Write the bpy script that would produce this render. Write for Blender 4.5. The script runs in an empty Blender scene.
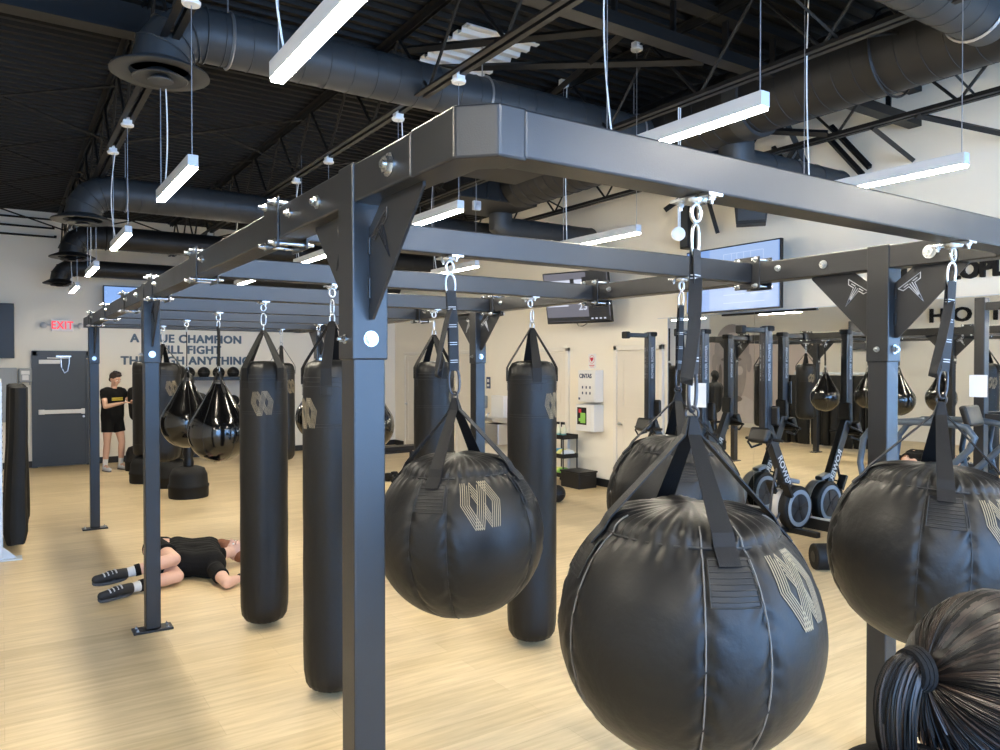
import bpy, math, random
from mathutils import Vector, Matrix, Quaternion, noise
PI = math.pi
random.seed(7)
sc = bpy.context.scene
C = bpy.context.scene.collection
# ------------------------------------------------------------------ materials
def new_mat(name):
    m = bpy.data.materials.new(name); m.use_nodes = True
    nt = m.node_tree; b = nt.nodes['Principled BSDF']
    return m, nt, b
def mat(name, col, rough=.5, metal=0, spec=.5, var=0, scale=8, bump=0, bscale=40, coat=0, emit=None, es=0, tr=0, sheen=0):
    m, nt, b = new_mat(name)
    N, L = nt.nodes, nt.links
    b.inputs['Base Color'].default_value = (*col, 1)
    b.inputs['Roughness'].default_value = rough
    b.inputs['Metallic'].default_value = metal
    b.inputs['Specular IOR Level'].default_value = spec
    b.inputs['Coat Weight'].default_value = coat
    b.inputs['Transmission Weight'].default_value = tr
    b.inputs['Sheen Weight'].default_value = sheen
    if emit:
        b.inputs['Emission Color'].default_value = (*emit, 1); b.inputs['Emission Strength'].default_value = es
    tc = N.new('ShaderNodeTexCoord')
    n = N.new('ShaderNodeTexNoise'); n.inputs['Scale'].default_value = scale; n.inputs['Detail'].default_value = 4
    L.new(tc.outputs['Object'], n.inputs['Vector'])
    r = N.new('ShaderNodeMapRange')
    r.inputs['To Min'].default_value = max(.02, rough-.06); r.inputs['To Max'].default_value = min(1, rough+.06)
    L.new(n.outputs['Fac'], r.inputs['Value']); L.new(r.outputs['Result'], b.inputs['Roughness'])
    if var:
        mx = N.new('ShaderNodeMix'); mx.data_type = 'RGBA'
        mx.inputs[6].default_value = (*[c*(1-var) for c in col], 1); mx.inputs[7].default_value = (*[min(1, c*(1+var)) for c in col], 1)
        L.new(n.outputs['Fac'], mx.inputs[0]); L.new(mx.outputs[2], b.inputs['Base Color'])
    if bump:
        n2 = N.new('ShaderNodeTexNoise'); n2.inputs['Scale'].default_value = bscale; n2.inputs['Detail'].default_value = 5
        L.new(tc.outputs['Object'], n2.inputs['Vector'])
        bp = N.new('ShaderNodeBump'); bp.inputs['Strength'].default_value = bump; bp.inputs['Distance'].default_value = .01
        L.new(n2.outputs['Fac'], bp.inputs['Height']); L.new(bp.outputs['Normal'], b.inputs['Normal'])
    return m
M = {}
M['steel'] = mat('powder_coated_steel', (.016, .0165, .018), .33, spec=.5, var=.15, scale=5, bump=.06, bscale=300)
M['zinc'] = mat('zinc_plated', (.62, .64, .66), .28, metal=1, var=.1)
M['darkmetal'] = mat('dark_metal', (.05, .05, .055), .35, metal=.6)
M['vinyl'] = mat('black_vinyl', (.0055, .0055, .0058), .45, spec=.36, var=.2, scale=6, bump=.25, bscale=22)
M['vinyl_gloss'] = mat('glossy_black_vinyl', (.003, .003, .0032), .13, spec=.6, coat=.3)
M['webbing'] = mat('black_webbing', (.004, .004, .0045), .62, spec=.3, bump=.2, bscale=400)
M['webbing_grey'] = mat('charcoal_webbing', (.014, .015, .017), .6, spec=.3, bump=.2, bscale=400)
M['tack'] = mat('silver_thread', (.45, .46, .48), .6)
M['piping'] = mat('pale_piping', (.14, .13, .12), .6)
M['piping_dark'] = mat('dark_piping', (.012, .012, .012), .6)
M['gold'] = mat('gold_print', (.28, .225, .145), .5)
M['wall'] = mat('beige_wall_paint', (.84, .79, .685), .85, var=.02, scale=1.5, bump=.05, bscale=120)
M['farwall'] = mat('pale_wall_paint', (.85, .81, .72), .85, var=.02, scale=1.5, bump=.05, bscale=120)
M['black_ceiling'] = mat('black_ceiling_paint', (.004, .0037, .0037), .6, spec=.25, var=.3)
M['joist'] = mat('joist_paint', (.007, .0067, .0066), .5, spec=.35, var=.2)
M['duct'] = mat('dark_duct_paint', (.034, .0355, .037), .46, spec=.35, var=.25, scale=2.5)
M['duct_black'] = mat('black_duct_paint', (.012, .0115, .0112), .5, spec=.35, var=.25, scale=2.5)
M['baseboard'] = mat('black_baseboard', (.012, .012, .012), .5)
M['white'] = mat('white_enamel', (.78, .78, .77), .4)
M['whitedoor'] = mat('door_paint', (.76, .71, .62), .5)
M['trimw'] = mat('door_frame_paint', (.80, .76, .68), .5)
M['alu'] = mat('light_housing', (.55, .57, .60), .4)
M['glow'] = mat('light_diffuser', (.9, .9, .88), .5, emit=(1, .90, .72), es=50)
M['cord'] = mat('white_cord', (.75, .75, .74), .5)
M['cable'] = mat('steel_cable', (.4, .4, .42), .4, metal=.8)
M['greydoor'] = mat('slate_door_paint', (.045, .054, .066), .45, var=.05)
M['black'] = mat('black_plastic', (.006, .006, .0065), .4, spec=.4)
M['rubber'] = mat('black_rubber', (.007, .007, .007), .6, spec=.3)
M['cloth'] = mat('black_cloth', (.006, .006, .0065), .9, spec=.2, bump=.3, bscale=60)
M['skin'] = mat('skin', (.60, .36, .26), .5, var=.08, scale=14)
M['skin2'] = mat('pale_skin', (.68, .42, .32), .5, var=.08, scale=14)
M['hair'] = mat('dark_brown_hair', (.022, .013, .009), .42)
M['hairblack'] = mat('black_hair', (.004, .003, .0028), .38, spec=.35)
M['hairbrown'] = mat('brown_hair_streak', (.022, .013, .009), .42, spec=.4)
M['hairjet'] = mat('jet_hair_streak', (.0015, .0012, .0012), .5, spec=.2)
M['redhair'] = mat('ginger_hair', (.24, .085, .035), .7, bump=.6, bscale=90)
M['sock'] = mat('white_sock', (.7, .7, .7), .8)
M['shoe_white'] = mat('white_shoe', (.6, .61, .63), .6)
M['shoe_black'] = mat('black_shoe', (.02, .02, .022), .6)
M['sole'] = mat('grey_sole', (.10, .10, .11), .7)
M['yellow'] = mat('yellow_print', (.55, .42, .05), .6)
M['letters'] = mat('slate_lettering', (.07, .11, .155), .5)
M['letters_black'] = mat('black_lettering', (.006, .006, .0065), .6, spec=.2)
M['steelblue'] = mat('galvanised_rack', (.55, .60, .66), .4, metal=.3)
M['stainless'] = mat('stainless_steel', (.5, .5, .5), .3, metal=.9)
M['greybox'] = mat('grey_enamel', (.30, .33, .36), .5)
M['red'] = mat('red_sign', (.7, .03, .05), .5, emit=(1, .05, .08), es=.25)
M['redp'] = mat('red_print', (.6, .03, .06), .5)
M['blueprint'] = mat('navy_print', (.03, .05, .12), .5)
M['paper'] = mat('paper', (.75, .78, .82), .8)
M['green'] = mat('green_plastic', (.25, .55, .10), .5)
M['yellowtow'] = mat('yellow_cloth', (.70, .70, .25), .8)
M['bluetow'] = mat('blue_cloth', (.12, .40, .65), .8)
M['cleaner'] = mat('cleaner_bottle', (.75, .75, .55), .3)
M['tealp'] = mat('teal_liquid', (.15, .42, .38), .3)
M['frame_grey'] = mat('slate_tube_paint', (.06, .08, .105), .4, metal=.2)
M['disc_blue'] = mat('grey_fan_disc', (.30, .36, .43), .4)
M['fan_dark'] = mat('fan_grille', (.03, .035, .04), .5)
M['rim'] = mat('perforated_rim', (.45, .42, .38), .5, metal=.3)
M['leather'] = mat('brown_bag_top', (.03, .028, .026), .5)
M['mural_bg'] = mat('mural_background', (.66, .57, .52), .8, var=.12, scale=1)
M['mural_mid'] = mat('mural_mid_tone', (.44, .385, .355), .8, var=.3, scale=2.5)
M['mural_dark'] = mat('mural_dark_tone', (.21, .18, .165), .8, var=.25, scale=4)
M['mural_light'] = mat('mural_light_tone', (.72, .65, .61), .8, var=.15, scale=3)
M['window_frame'] = mat('window_frame_paint', (.03, .03, .03), .4)
def screen_mat(name, col, es):
    return mat(name, (.02, .02, .02), .25, emit=col, es=es*.19)
M['scr_blue'] = screen_mat('screen_blue', (.27, .47, .95), 1.15)
M['scr_pale'] = screen_mat('screen_pale', (.42, .60, .98), 1.15)
M['scr_line'] = screen_mat('screen_line', (.62, .75, 1.0), 1.3)
M['scr_grey'] = screen_mat('screen_grey', (.22, .22, .27), 1)
M['scr_dk'] = screen_mat('screen_dark', (.02, .022, .026), 1)
M['scr_white'] = screen_mat('screen_white', (.75, .8, .95), 1.2)
M['scr_pink'] = screen_mat('screen_purple', (.50, .22, .62), 1)
def floor_mat():
    m, nt, b = new_mat('oak_plank_floor'); N, L = nt.nodes, nt.links
    tc = N.new('ShaderNodeTexCoord')
    br = N.new('ShaderNodeTexBrick'); br.offset = .37
    br.inputs['Scale'].default_value = 1; br.inputs['Brick Width'].default_value = 1.5; br.inputs['Row Height'].default_value = .18
    br.inputs['Mortar Size'].default_value = .0011; br.inputs['Mortar Smooth'].default_value = .3; br.inputs['Bias'].default_value = 0
    br.inputs['Color1'].default_value = (.62, .495, .30, 1); br.inputs['Color2'].default_value = (.70, .57, .365, 1); br.inputs['Mortar'].default_value = (.48, .37, .22, 1)
    L.new(tc.outputs['Object'], br.inputs['Vector'])
    mp = N.new('ShaderNodeMapping'); mp.inputs['Scale'].default_value = (1.3, 16, 1)
    L.new(tc.outputs['Object'], mp.inputs['Vector'])
    n = N.new('ShaderNodeTexNoise'); n.inputs['Scale'].default_value = 1.6; n.inputs['Detail'].default_value = 6; n.inputs['Roughness'].default_value = .6
    L.new(mp.outputs['Vector'], n.inputs['Vector'])
    cr = N.new('ShaderNodeValToRGB'); cr.color_ramp.elements[0].position = .3; cr.color_ramp.elements[1].position = .7
    cr.color_ramp.elements[0].color = (.80, .77, .72, 1); cr.color_ramp.elements[1].color = (1.08, 1.07, 1.05, 1)
    L.new(n.outputs['Fac'], cr.inputs['Fac'])
    mx = N.new('ShaderNodeMix'); mx.data_type = 'RGBA'; mx.blend_type = 'MULTIPLY'; mx.inputs[0].default_value = 1
    L.new(br.outputs['Color'], mx.inputs[6]); L.new(cr.outputs['Color'], mx.inputs[7])
    L.new(mx.outputs[2], b.inputs['Base Color'])
    b.inputs['Roughness'].default_value = .42; b.inputs['Specular IOR Level'].default_value = .4
    bp = N.new('ShaderNodeBump'); bp.inputs['Strength'].default_value = .06; bp.inputs['Distance'].default_value = .004
    L.new(n.outputs['Fac'], bp.inputs['Height']); L.new(bp.outputs['Normal'], b.inputs['Normal'])
    return m
M['floor'] = floor_mat()
m, nt, b = new_mat('mirror_glass'); b.inputs['Base Color'].default_value = (.93, .95, .94, 1); b.inputs['Metallic'].default_value = 1; b.inputs['Roughness'].default_value = .012
M['mirror'] = m
m, nt, b = new_mat('window_glass'); 
g = nt.nodes.new('ShaderNodeBsdfTransparent'); g.inputs[0].default_value = (.93, .96, .97, 1)
gl = nt.nodes.new('ShaderNodeBsdfGlossy'); gl.inputs['Roughness'].default_value = .02
mxs = nt.nodes.new('ShaderNodeMixShader'); mxs.inputs[0].default_value = .06
nt.links.new(g.outputs[0], mxs.inputs[1]); nt.links.new(gl.outputs[0], mxs.inputs[2]); nt.links.new(mxs.outputs[0], nt.nodes['Material Output'].inputs[0])
M['glass'] = m
# ------------------------------------------------------------------ mesh builder
def frame_from(d):
    d = d.normalized(); up = Vector((0, 0, 1)) if abs(d.z) < .95 else Vector((0, 1, 0))
    a = d.cross(up).normalized(); b2 = a.cross(d).normalized()
    return a, b2
class MB:
    def __init__(s): s.v = []; s.f = []; s.sm = []; s.mi = []; s.cur = 0
    def add(s, vs, fs, smooth=False, mtx=None):
        o = len(s.v)
        s.v += [(mtx @ Vector(p)) if mtx else Vector(p) for p in vs]
        for f in fs: s.f.append([i+o for i in f]); s.sm.append(smooth); s.mi.append(s.cur)
        return s
    def box(s, c, sz, rz=0, rx=0, ry=0, mtx=None):
        x, y, z = [q/2 for q in sz]
        vs = [(-x,-y,-z),(x,-y,-z),(x,y,-z),(-x,y,-z),(-x,-y,z),(x,-y,z),(x,y,z),(-x,y,z)]
        fs = [(0,3,2,1),(4,5,6,7),(0,1,5,4),(1,2,6,5),(2,3,7,6),(3,0,4,7)]
        T = Matrix.Translation(c) @ Matrix.Rotation(rz,4,'Z') @ Matrix.Rotation(ry,4,'Y') @ Matrix.Rotation(rx,4,'X')
        return s.add(vs, fs, False, (mtx @ T) if mtx else T)
    def prism(s, poly, a, b, axis='x'):
        """poly in the two other axes, extruded from a to b along axis"""
        def P(u, w, t): return {'x': (t, u, w), 'y': (u, t, w), 'z': (u, w, t)}[axis]
        n = len(poly); vs = [P(u, w, a) for u, w in poly]+[P(u, w, b) for u, w in poly]
        fs = [list(range(n))[::-1], list(range(n, 2*n))]+[(i, (i+1) % n, n+(i+1) % n, n+i) for i in range(n)]
        return s.add(vs, fs)
    def tube(s, pts, r, seg=8, cap=True, closed=False, smooth=True, radii=None):
        pts = [Vector(p) for p in pts]; n = len(pts); rings = []; ref = None; vs = []
        for i, p in enumerate(pts):
            if closed: d1 = (p-pts[i-1]).normalized(); d2 = (pts[(i+1) % n]-p).normalized()
            else:
                d1 = (p-pts[i-1]).normalized() if i else (pts[1]-p).normalized()
                d2 = (pts[i+1]-p).normalized() if i < n-1 else d1
            d = d1+d2
            d = d.normalized() if d.length > 1e-6 else d1
            if ref is None: a, b2 = frame_from(d)
            else:
                a = (ref - d*ref.dot(d))
                if a.length < 1e-6: a, _ = frame_from(d)
                a.normalize(); b2 = d.cross(a).normalized()*1
            ref = a; b2 = d.cross(a).normalized()
            k = 1/max(.35, d.dot(d1)) if not smooth else 1
            rr = radii[i] if radii else r
            h = d1.dot(d2); bend = (d2-d1)
            for j in range(seg):
                t = 2*PI*j/seg; o = a*math.cos(t)*rr+b2*math.sin(t)*rr
                if bend.length > 1e-4 and not smooth:
                    bn = (bend - d*bend.dot(d)).normalized(); o = o + bn*(o.dot(bn))*(k-1)
                vs.append(p+o)
        fs = []
        m = n if closed else n-1
        for i in range(m):
            for j in range(seg):
                a0 = i*seg+j; a1 = i*seg+(j+1) % seg; b0 = ((i+1) % n)*seg+j; b1 = ((i+1) % n)*seg+(j+1) % seg
                fs.append((a0, a1, b1, b0))
        s.add(vs, fs, True)
        if cap and not closed:
            o = len(s.v)-len(vs)
            s.f.append([o+j for j in range(seg)][::-1]); s.sm.append(False); s.mi.append(s.cur)
            s.f.append([o+(n-1)*seg+j for j in range(seg)]); s.sm.append(False); s.mi.append(s.cur)
        return s
    def lathe(s, prof, seg=32, c=(0,0,0), mtx=None, smooth=True, fn=None, cap=True):
        vs = []; fs = []
        for r, z in prof:
            for j in range(seg):
                t = 2*PI*j/seg
                q = Vector((r*math.cos(t), r*math.sin(t), z))
                if fn: q = fn(q, t)
                vs.append(q+Vector(c))
        n = len(prof)
        for i in range(n-1):
            for j in range(seg):
                fs.append((i*seg+j, i*seg+(j+1) % seg, (i+1)*seg+(j+1) % seg, (i+1)*seg+j))
        if cap and prof[0][0] > 1e-5: fs.append([j for j in range(seg)][::-1])
        if cap and prof[-1][0] > 1e-5: fs.append([(n-1)*seg+j for j in range(seg)])
        return s.add(vs, fs, smooth, mtx)
    def cyl(s, p0, p1, r, seg=16, r1=None): return s.tube([p0, p1], r, seg, radii=[r, r if r1 is None else r1])
    def sphere(s, c, r, seg=20, rings=12, rot=None):
        rr = r if hasattr(r, '__len__') else (r, r, r)
        T = Matrix.Translation(c) @ (rot.to_4x4() if rot else Matrix()) @ Matrix.Diagonal((*rr, 1))
        prof = [(math.sin(PI*i/rings) if 0 < i < rings else 1e-6, -math.cos(PI*i/rings)) for i in range(rings+1)]
        return s.lathe(prof, seg, mtx=T)
    def cap(s, p0, p1, r0, r1, seg=16):
        p0, p1 = Vector(p0), Vector(p1)
        s.tube([p0, p1], r0, seg, radii=[r0, r1]); s.sphere(p0, r0, seg, 10); s.sphere(p1, r1, seg, 10); return s
    def ribbon(s, pts, wdirs, widths, th=.004):
        """flat strap: pts with width direction and width at each point"""
        pts = [Vector(p) for p in pts]; n = len(pts); vs = []; fs = []
        for i, p in enumerate(pts):
            d = (pts[min(i+1, n-1)]-pts[max(i-1, 0)]).normalized()
            w = Vector(wdirs[i] if isinstance(wdirs, list) else wdirs); w = (w-d*w.dot(d)).normalized()
            nn = d.cross(w).normalized(); h = (widths[i] if isinstance(widths, list) else widths)/2
            vs += [p-w*h-nn*th/2, p+w*h-nn*th/2, p+w*h+nn*th/2, p-w*h+nn*th/2]
        for i in range(n-1):
            for j in range(4):
                fs.append((i*4+j, i*4+(j+1) % 4, (i+1)*4+(j+1) % 4, (i+1)*4+j))
        fs.append((3, 2, 1, 0)); fs.append(tuple((n-1)*4+j for j in range(4)))
        return s.add(vs, fs)
    def build(s, name, mt, parent=None, loc=(0,0,0), rz=0, bevel=0, seg=2, label=None):
        me = bpy.data.meshes.new(name); me.from_pydata([tuple(p) for p in s.v], [], s.f)
        mts = mt if isinstance(mt, list) else [mt]
        for q in mts: me.materials.append(M[q] if isinstance(q, str) else q)
        me.polygons.foreach_set('use_smooth', s.sm); me.polygons.foreach_set('material_index', s.mi); me.update()
        if any(s.sm): 
            try: me.set_sharp_from_angle(angle=math.radians(50))
            except Exception: pass
        o = bpy.data.objects.new(name, me); C.objects.link(o)
        o.location = loc; o.rotation_euler = (0, 0, rz)
        if parent: o.parent = parent
        if bevel:
            b = o.modifiers.new('bevel', 'BEVEL'); b.width = bevel; b.segments = seg; b.limit_method = 'ANGLE'; b.angle_limit = math.radians(40)
        if label: o['label'] = label
        return o
def tag(o, label=None, cat=None, group=None, kind=None):
    if label: o['label'] = label
    if cat: o['category'] = cat
    if group: o['group'] = group
    if kind: o['kind'] = kind
    return o
def thing(name, label, cat, loc=(0,0,0), rz=0, group=None, rot=None):
    o = bpy.data.objects.new(name, None); C.objects.link(o); o.empty_display_size = .1
    o.location = loc; o.rotation_euler = rot or (0, 0, rz)
    return tag(o, label, cat, group)
def struct(mb, name, mt, **k):
    o = mb.build(name, mt, **k); o['kind'] = 'structure'; return o

def copy_tree(o, parent=None):
    c = o.copy(); C.objects.link(c)
    if parent: c.parent = parent
    for ch in list(o.children): copy_tree(ch, c)
    return c
def text(name, s, size, mt, parent=None, loc=(0,0,0), rot=(0,0,0), ext=.004, bold=0, align='CENTER', xs=1, space=1.0):
    cu = bpy.data.curves.new(name, 'FONT'); cu.body = s; cu.size = size; cu.extrude = ext
    cu.align_x = align; cu.align_y = 'CENTER'; cu.space_character = space; cu.resolution_u = 3
    tmp = bpy.data.objects.new(name+'_tmp', cu); C.objects.link(tmp)
    dg = bpy.context.evaluated_depsgraph_get(); me = bpy.data.meshes.new_from_object(tmp.evaluated_get(dg))
    bpy.data.objects.remove(tmp); bpy.data.curves.remove(cu)
    if bold:
        v0 = [v.co.copy() for v in me.vertices]; f0 = [list(p.vertices) for p in me.polygons]; nv = []; nf = []
        for q, (dx, dy) in enumerate(((0, 0), (bold, 0), (-bold, 0), (0, bold*.8), (0, -bold*.8), (bold*.8, bold*.7), (-bold*.8, -bold*.7), (bold*.8, -bold*.7), (-bold*.8, bold*.7))):
            nf += [[i+len(nv) for i in f] for f in f0]; nv += [v+Vector((dx, dy, .00002*q)) for v in v0]
        me = bpy.data.meshes.new(name); me.from_pydata(nv, [], nf)
    me.name = name; me.materials.clear(); me.materials.append(M[mt])
    o = bpy.data.objects.new(name, me); C.objects.link(o)
    o.location = loc; o.rotation_euler = rot; o.scale = (xs, 1, 1)
    if parent: o.parent = parent
    return o
# rotations that lay text on: a wall facing -Y, a wall facing -X, a wall facing +X
FACE_NY = (PI/2, 0, 0); FACE_NX = (PI/2, 0, -PI/2); FACE_PX = (PI/2, 0, PI/2)
# ------------------------------------------------------------------ light and exposure
w = bpy.data.worlds.new('sky'); sc.world = w; w.use_nodes = True
w.node_tree.nodes['Background'].inputs[0].default_value = (.33, .57, 1.0, 1); w.node_tree.nodes['Background'].inputs[1].default_value = 1.2
sc.view_settings.view_transform = 'Standard'; sc.view_settings.look = 'None'; sc.view_settings.gamma = 1; sc.view_settings.exposure = 2.0
sc.view_settings.use_curve_mapping = False
sc.cycles.use_denoising = True; sc.cycles.max_bounces = 8; sc.cycles.caustics_reflective = False; sc.cycles.caustics_refractive = False
sc.cycles.sample_clamp_indirect = 8
# ------------------------------------------------------------------ camera
CAMH = 1.89
YAW = math.radians(33.5)
cam = bpy.data.cameras.new('camera'); cam.sensor_width = 36; cam.lens = 753/1000*36; cam.clip_end = 200; cam.clip_start = .02
co = bpy.data.objects.new('camera', cam); C.objects.link(co); sc.camera = co
co.location = (0, 0, CAMH); co.rotation_euler = (PI/2-math.atan(10/753), 0, -YAW)
# ------------------------------------------------------------------ room
XL, XR, YB, YF, ZC = -3.2, 7.8, -4.0, 16.3, 4.72
struct(MB().box(((XL+XR)/2, (YB+YF)/2, -.05), (XR-XL+.4, YF-YB+.4, .1)), 'floor', 'floor')
struct(MB().box(((XL+XR)/2, YF+.1, ZC/2), (XR-XL+.4, .2, ZC)), 'wall_far', 'farwall')
struct(MB().box((XR+.1, (YB+YF)/2, ZC/2), (.2, YF-YB, ZC)), 'wall_right', 'wall')
struct(MB().box((XL-.1, (YB+YF)/2, ZC/2), (.2, YF-YB, ZC)), 'wall_left', 'wall')
# storefront wall behind the camera with three tall windows
wb = MB(); wins = [(-2.95, .50), (.65, 4.1), (4.25, 7.6)]; z0, z1 = .35, 4.25
xs = XL-.2
for a, b2 in wins:
    wb.box(((xs+a)/2, YB-.1, ZC/2), (a-xs, .2, ZC)); wb.box(((a+b2)/2, YB-.1, z0/2), (b2-a, .2, z0)); wb.box(((a+b2)/2, YB-.1, (z1+ZC)/2), (b2-a, .2, ZC-z1)); xs = b2
wb.box(((xs+XR+.2)/2, YB-.1, ZC/2), (XR+.2-xs, .2, ZC))
struct(wb, 'wall_front', 'wall')
for i, (a, b2) in enumerate(wins):
    w = MB()
    for x in (a+.03, (a+b2)/2, b2-.03): w.box((x, YB-.05, (z0+z1)/2), (.06, .1, z1-z0))
    for z in (z0+.03, 2.6, z1-.03): w.box(((a+b2)/2, YB-.05, z), (b2-a, .1, .06))
    o = struct(w, 'window_%d' % (i+1), 'window_frame')
    MB().box(((a+b2)/2, YB-.08, (z0+z1)/2), (b2-a, .01, z1-z0)).build('pane', 'glass', o)
    L = bpy.data.lights.new('daylight', 'AREA'); L.shape = 'RECTANGLE'; L.size = b2-a-.1; L.size_y = z1-z0-.1
    L.color = (.30, .55, 1.0); L.energy = 115
    lo = bpy.data.objects.new('daylight', L); C.objects.link(lo); lo.location = ((a+b2)/2, YB-.25, (z0+z1)/2); lo.rotation_euler = (PI/2, 0, 0)
# baseboards
struct(MB().box(((1.41+XR)/2, YF-.01, .06), (XR-1.41, .02, .12)), 'baseboard_far', 'baseboard')
bb = MB().box(((XL+.47)/2, YF-.01, .06), (.47-XL, .02, .12)); struct(bb, 'baseboard_left_of_door', 'baseboard')
bb = MB()
for a, b2 in ((YB, 7.55), (8.62, 9.68), (10.78, 12.35), (13.42, 14.7), (15.78, YF)): bb.box((XR-.01, (a+b2)/2, .06), (.02, b2-a, .12))
struct(bb, 'baseboard_right', 'baseboard')
# deck
prof = []; y = YB-.2; p = .15
ya = []
while y < YF+.2:
    ya += [(y, ZC), (y+.05, ZC), (y+.065, ZC+.04), (y+.135, ZC+.04)]; y += p
d = MB(); x0, x1 = XL-.2, XR+.2
for i in range(len(ya)-1):
    (a, za), (b2, zb) = ya[i], ya[i+1]
    d.add([(x0,a,za),(x1,a,za),(x1,b2,zb),(x0,b2,zb)], [(0,3,2,1)])
struct(d, 'ceiling', 'black_ceiling')
struct(MB().box(((x0+x1)/2, (YB+YF)/2, ZC+.1), (x1-x0, YF-YB+.4, .05)), 'roof', 'black_ceiling')
# unpainted deck bay
dp = MB()
for k in range(9):
    y = 5.30+k*.15
    dp.prism([(y, ZC-.05), (y+.05, ZC-.05), (y+.065, ZC-.015), (y+.135, ZC-.015), (y+.15, ZC-.05), (y+.15, ZC-.04), (y+.14, ZC-.005), (y+.06, ZC-.005), (y+.045, ZC-.04), (y, ZC-.04)], 3.22, 3.92, 'x')
struct(dp, 'ceiling_patch', 'white')
# bar joists
ZJ = 4.07
for X in (-2.86, -.95, .95, 2.86, 4.76, 6.67):
    j = MB()
    for dx in (-.035, .035):
        j.box((X+dx*1.1, (YB+YF)/2, ZJ), (.045, YF-YB, .006)); j.box((X+dx*.55, (YB+YF)/2, ZJ+.022), (.006, YF-YB, .045))
        j.box((X+dx*1.1, (YB+YF)/2, ZC-.01), (.05, YF-YB, .006)); j.box((X+dx*.55, (YB+YF)/2, ZC-.035), (.006, YF-YB, .05))
    y = YB; up = False
    while y < YF-.4:
        a, b2 = (ZJ+.02, ZC-.03) if up else (ZC-.03, ZJ+.02)
        j.tube([(X, y, a), (X, y+.55, b2)], .014, 6); y += .55; up = not up
    struct(j, 'ceiling_joist', 'joist')
# girders across
g = MB()
g.box((2.3, 6.45, 4.44), (11, .17, .02)); g.box((2.3, 6.45, 4.69), (11, .17, .02)); g.box((2.3, 6.45, 4.565), (11, .015, .24))
struct(g, 'ceiling_girder', 'joist')
g = MB()
g.box((2.3, 4.1, 4.36), (11, .13, .09)); g.box((2.3, 4.1, 4.69), (11, .13, .05))
x = XL; k = 0
while x < XR-.5:
    g.box((x+.3, 4.1, 4.53), (.02, .05, .3)); x += .6
struct(g, 'ceiling_girder', 'joist')
# knee braces and cross bridging in the roof
g = MB()
for (p0, p1) in (((3.9, 4.1, 4.4), (4.75, 6.45, 4.62)), ((2.9, 5.9, 4.6), (3.9, 4.2, 4.4)), ((4.76, 4.2, 4.35), (3.3, 6.3, 4.66)), ((5.2, 6.3, 4.5), (6.6, 4.3, 4.1)),
                 ((7.3, 6.6, 4.6), (7.75, 6.6, 3.6)), ((7.2, 7.0, 3.9), (7.75, 6.2, 4.55)), ((7.75, 5.0, 3.55), (6.9, 5.0, 4.5))):
    g.tube([p0, p1], .035, 4)
for Y in (1.2, 3.0, 8.4, 10.4, 12.4, 14.4):
    for X in (-.95, .95, 2.86, 4.76): 
        g.tube([(X, Y, ZJ+.03), (X+1.91, Y, ZC-.05)], .012, 4); g.tube([(X+1.91, Y+.02, ZJ+.03), (X, Y+.02, ZC-.05)], .012, 4)
struct(g, 'ceiling_bracing', 'joist')
# wide strut braces against right wall
g = MB()
for (y0, y1, za, zb) in ((5.75, 5.15, 4.45, 3.62), (5.35, 5.95, 4.4, 3.7), (5.0, 4.55, 4.5, 3.95)):
    dirv = Vector((0, y1-y0, zb-za)).normalized(); n = Vector((0, -dirv.z, dirv.y))
    for s in (-1, 1):
        a = Vector((7.68, y0, za))+n*s*.05; b3 = Vector((7.68, y1, zb))+n*s*.05
        g.tube([a, b3], .034, 4)
g.tube([(6.67, 3.5, ZJ), (7.75, 3.1, 3.95)], .03, 4); g.tube([(6.67, 3.9, ZJ), (7.75, 4.1, 3.98)], .03, 4)
struct(g, 'ceiling_wall_brace', 'joist')
# black conduits on the far wall
for i, z in enumerate((4.26, 4.42, 4.58)):
    o = MB().tube([(XL, YF-.06, z), (.85-.03*i, YF-.06, z), (.85-.03*i, YF-.06, z+.03)], .025, 8).build('conduit', 'joist')
    tag(o, 'black horizontal pipe on the far white wall, %s of three under the ceiling' % ('lowest', 'middle', 'topmost')[i], 'pipe', 'black pipes high on the far wall')
o = MB().tube([(1.3, 13.6, 4.2), (1.3, 13.6, 4.02), (4.6, 13.6, 4.02)], .018, 8).build('conduit', 'cord')
tag(o, 'thin white conduit running above the third round duct', 'pipe')
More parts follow.
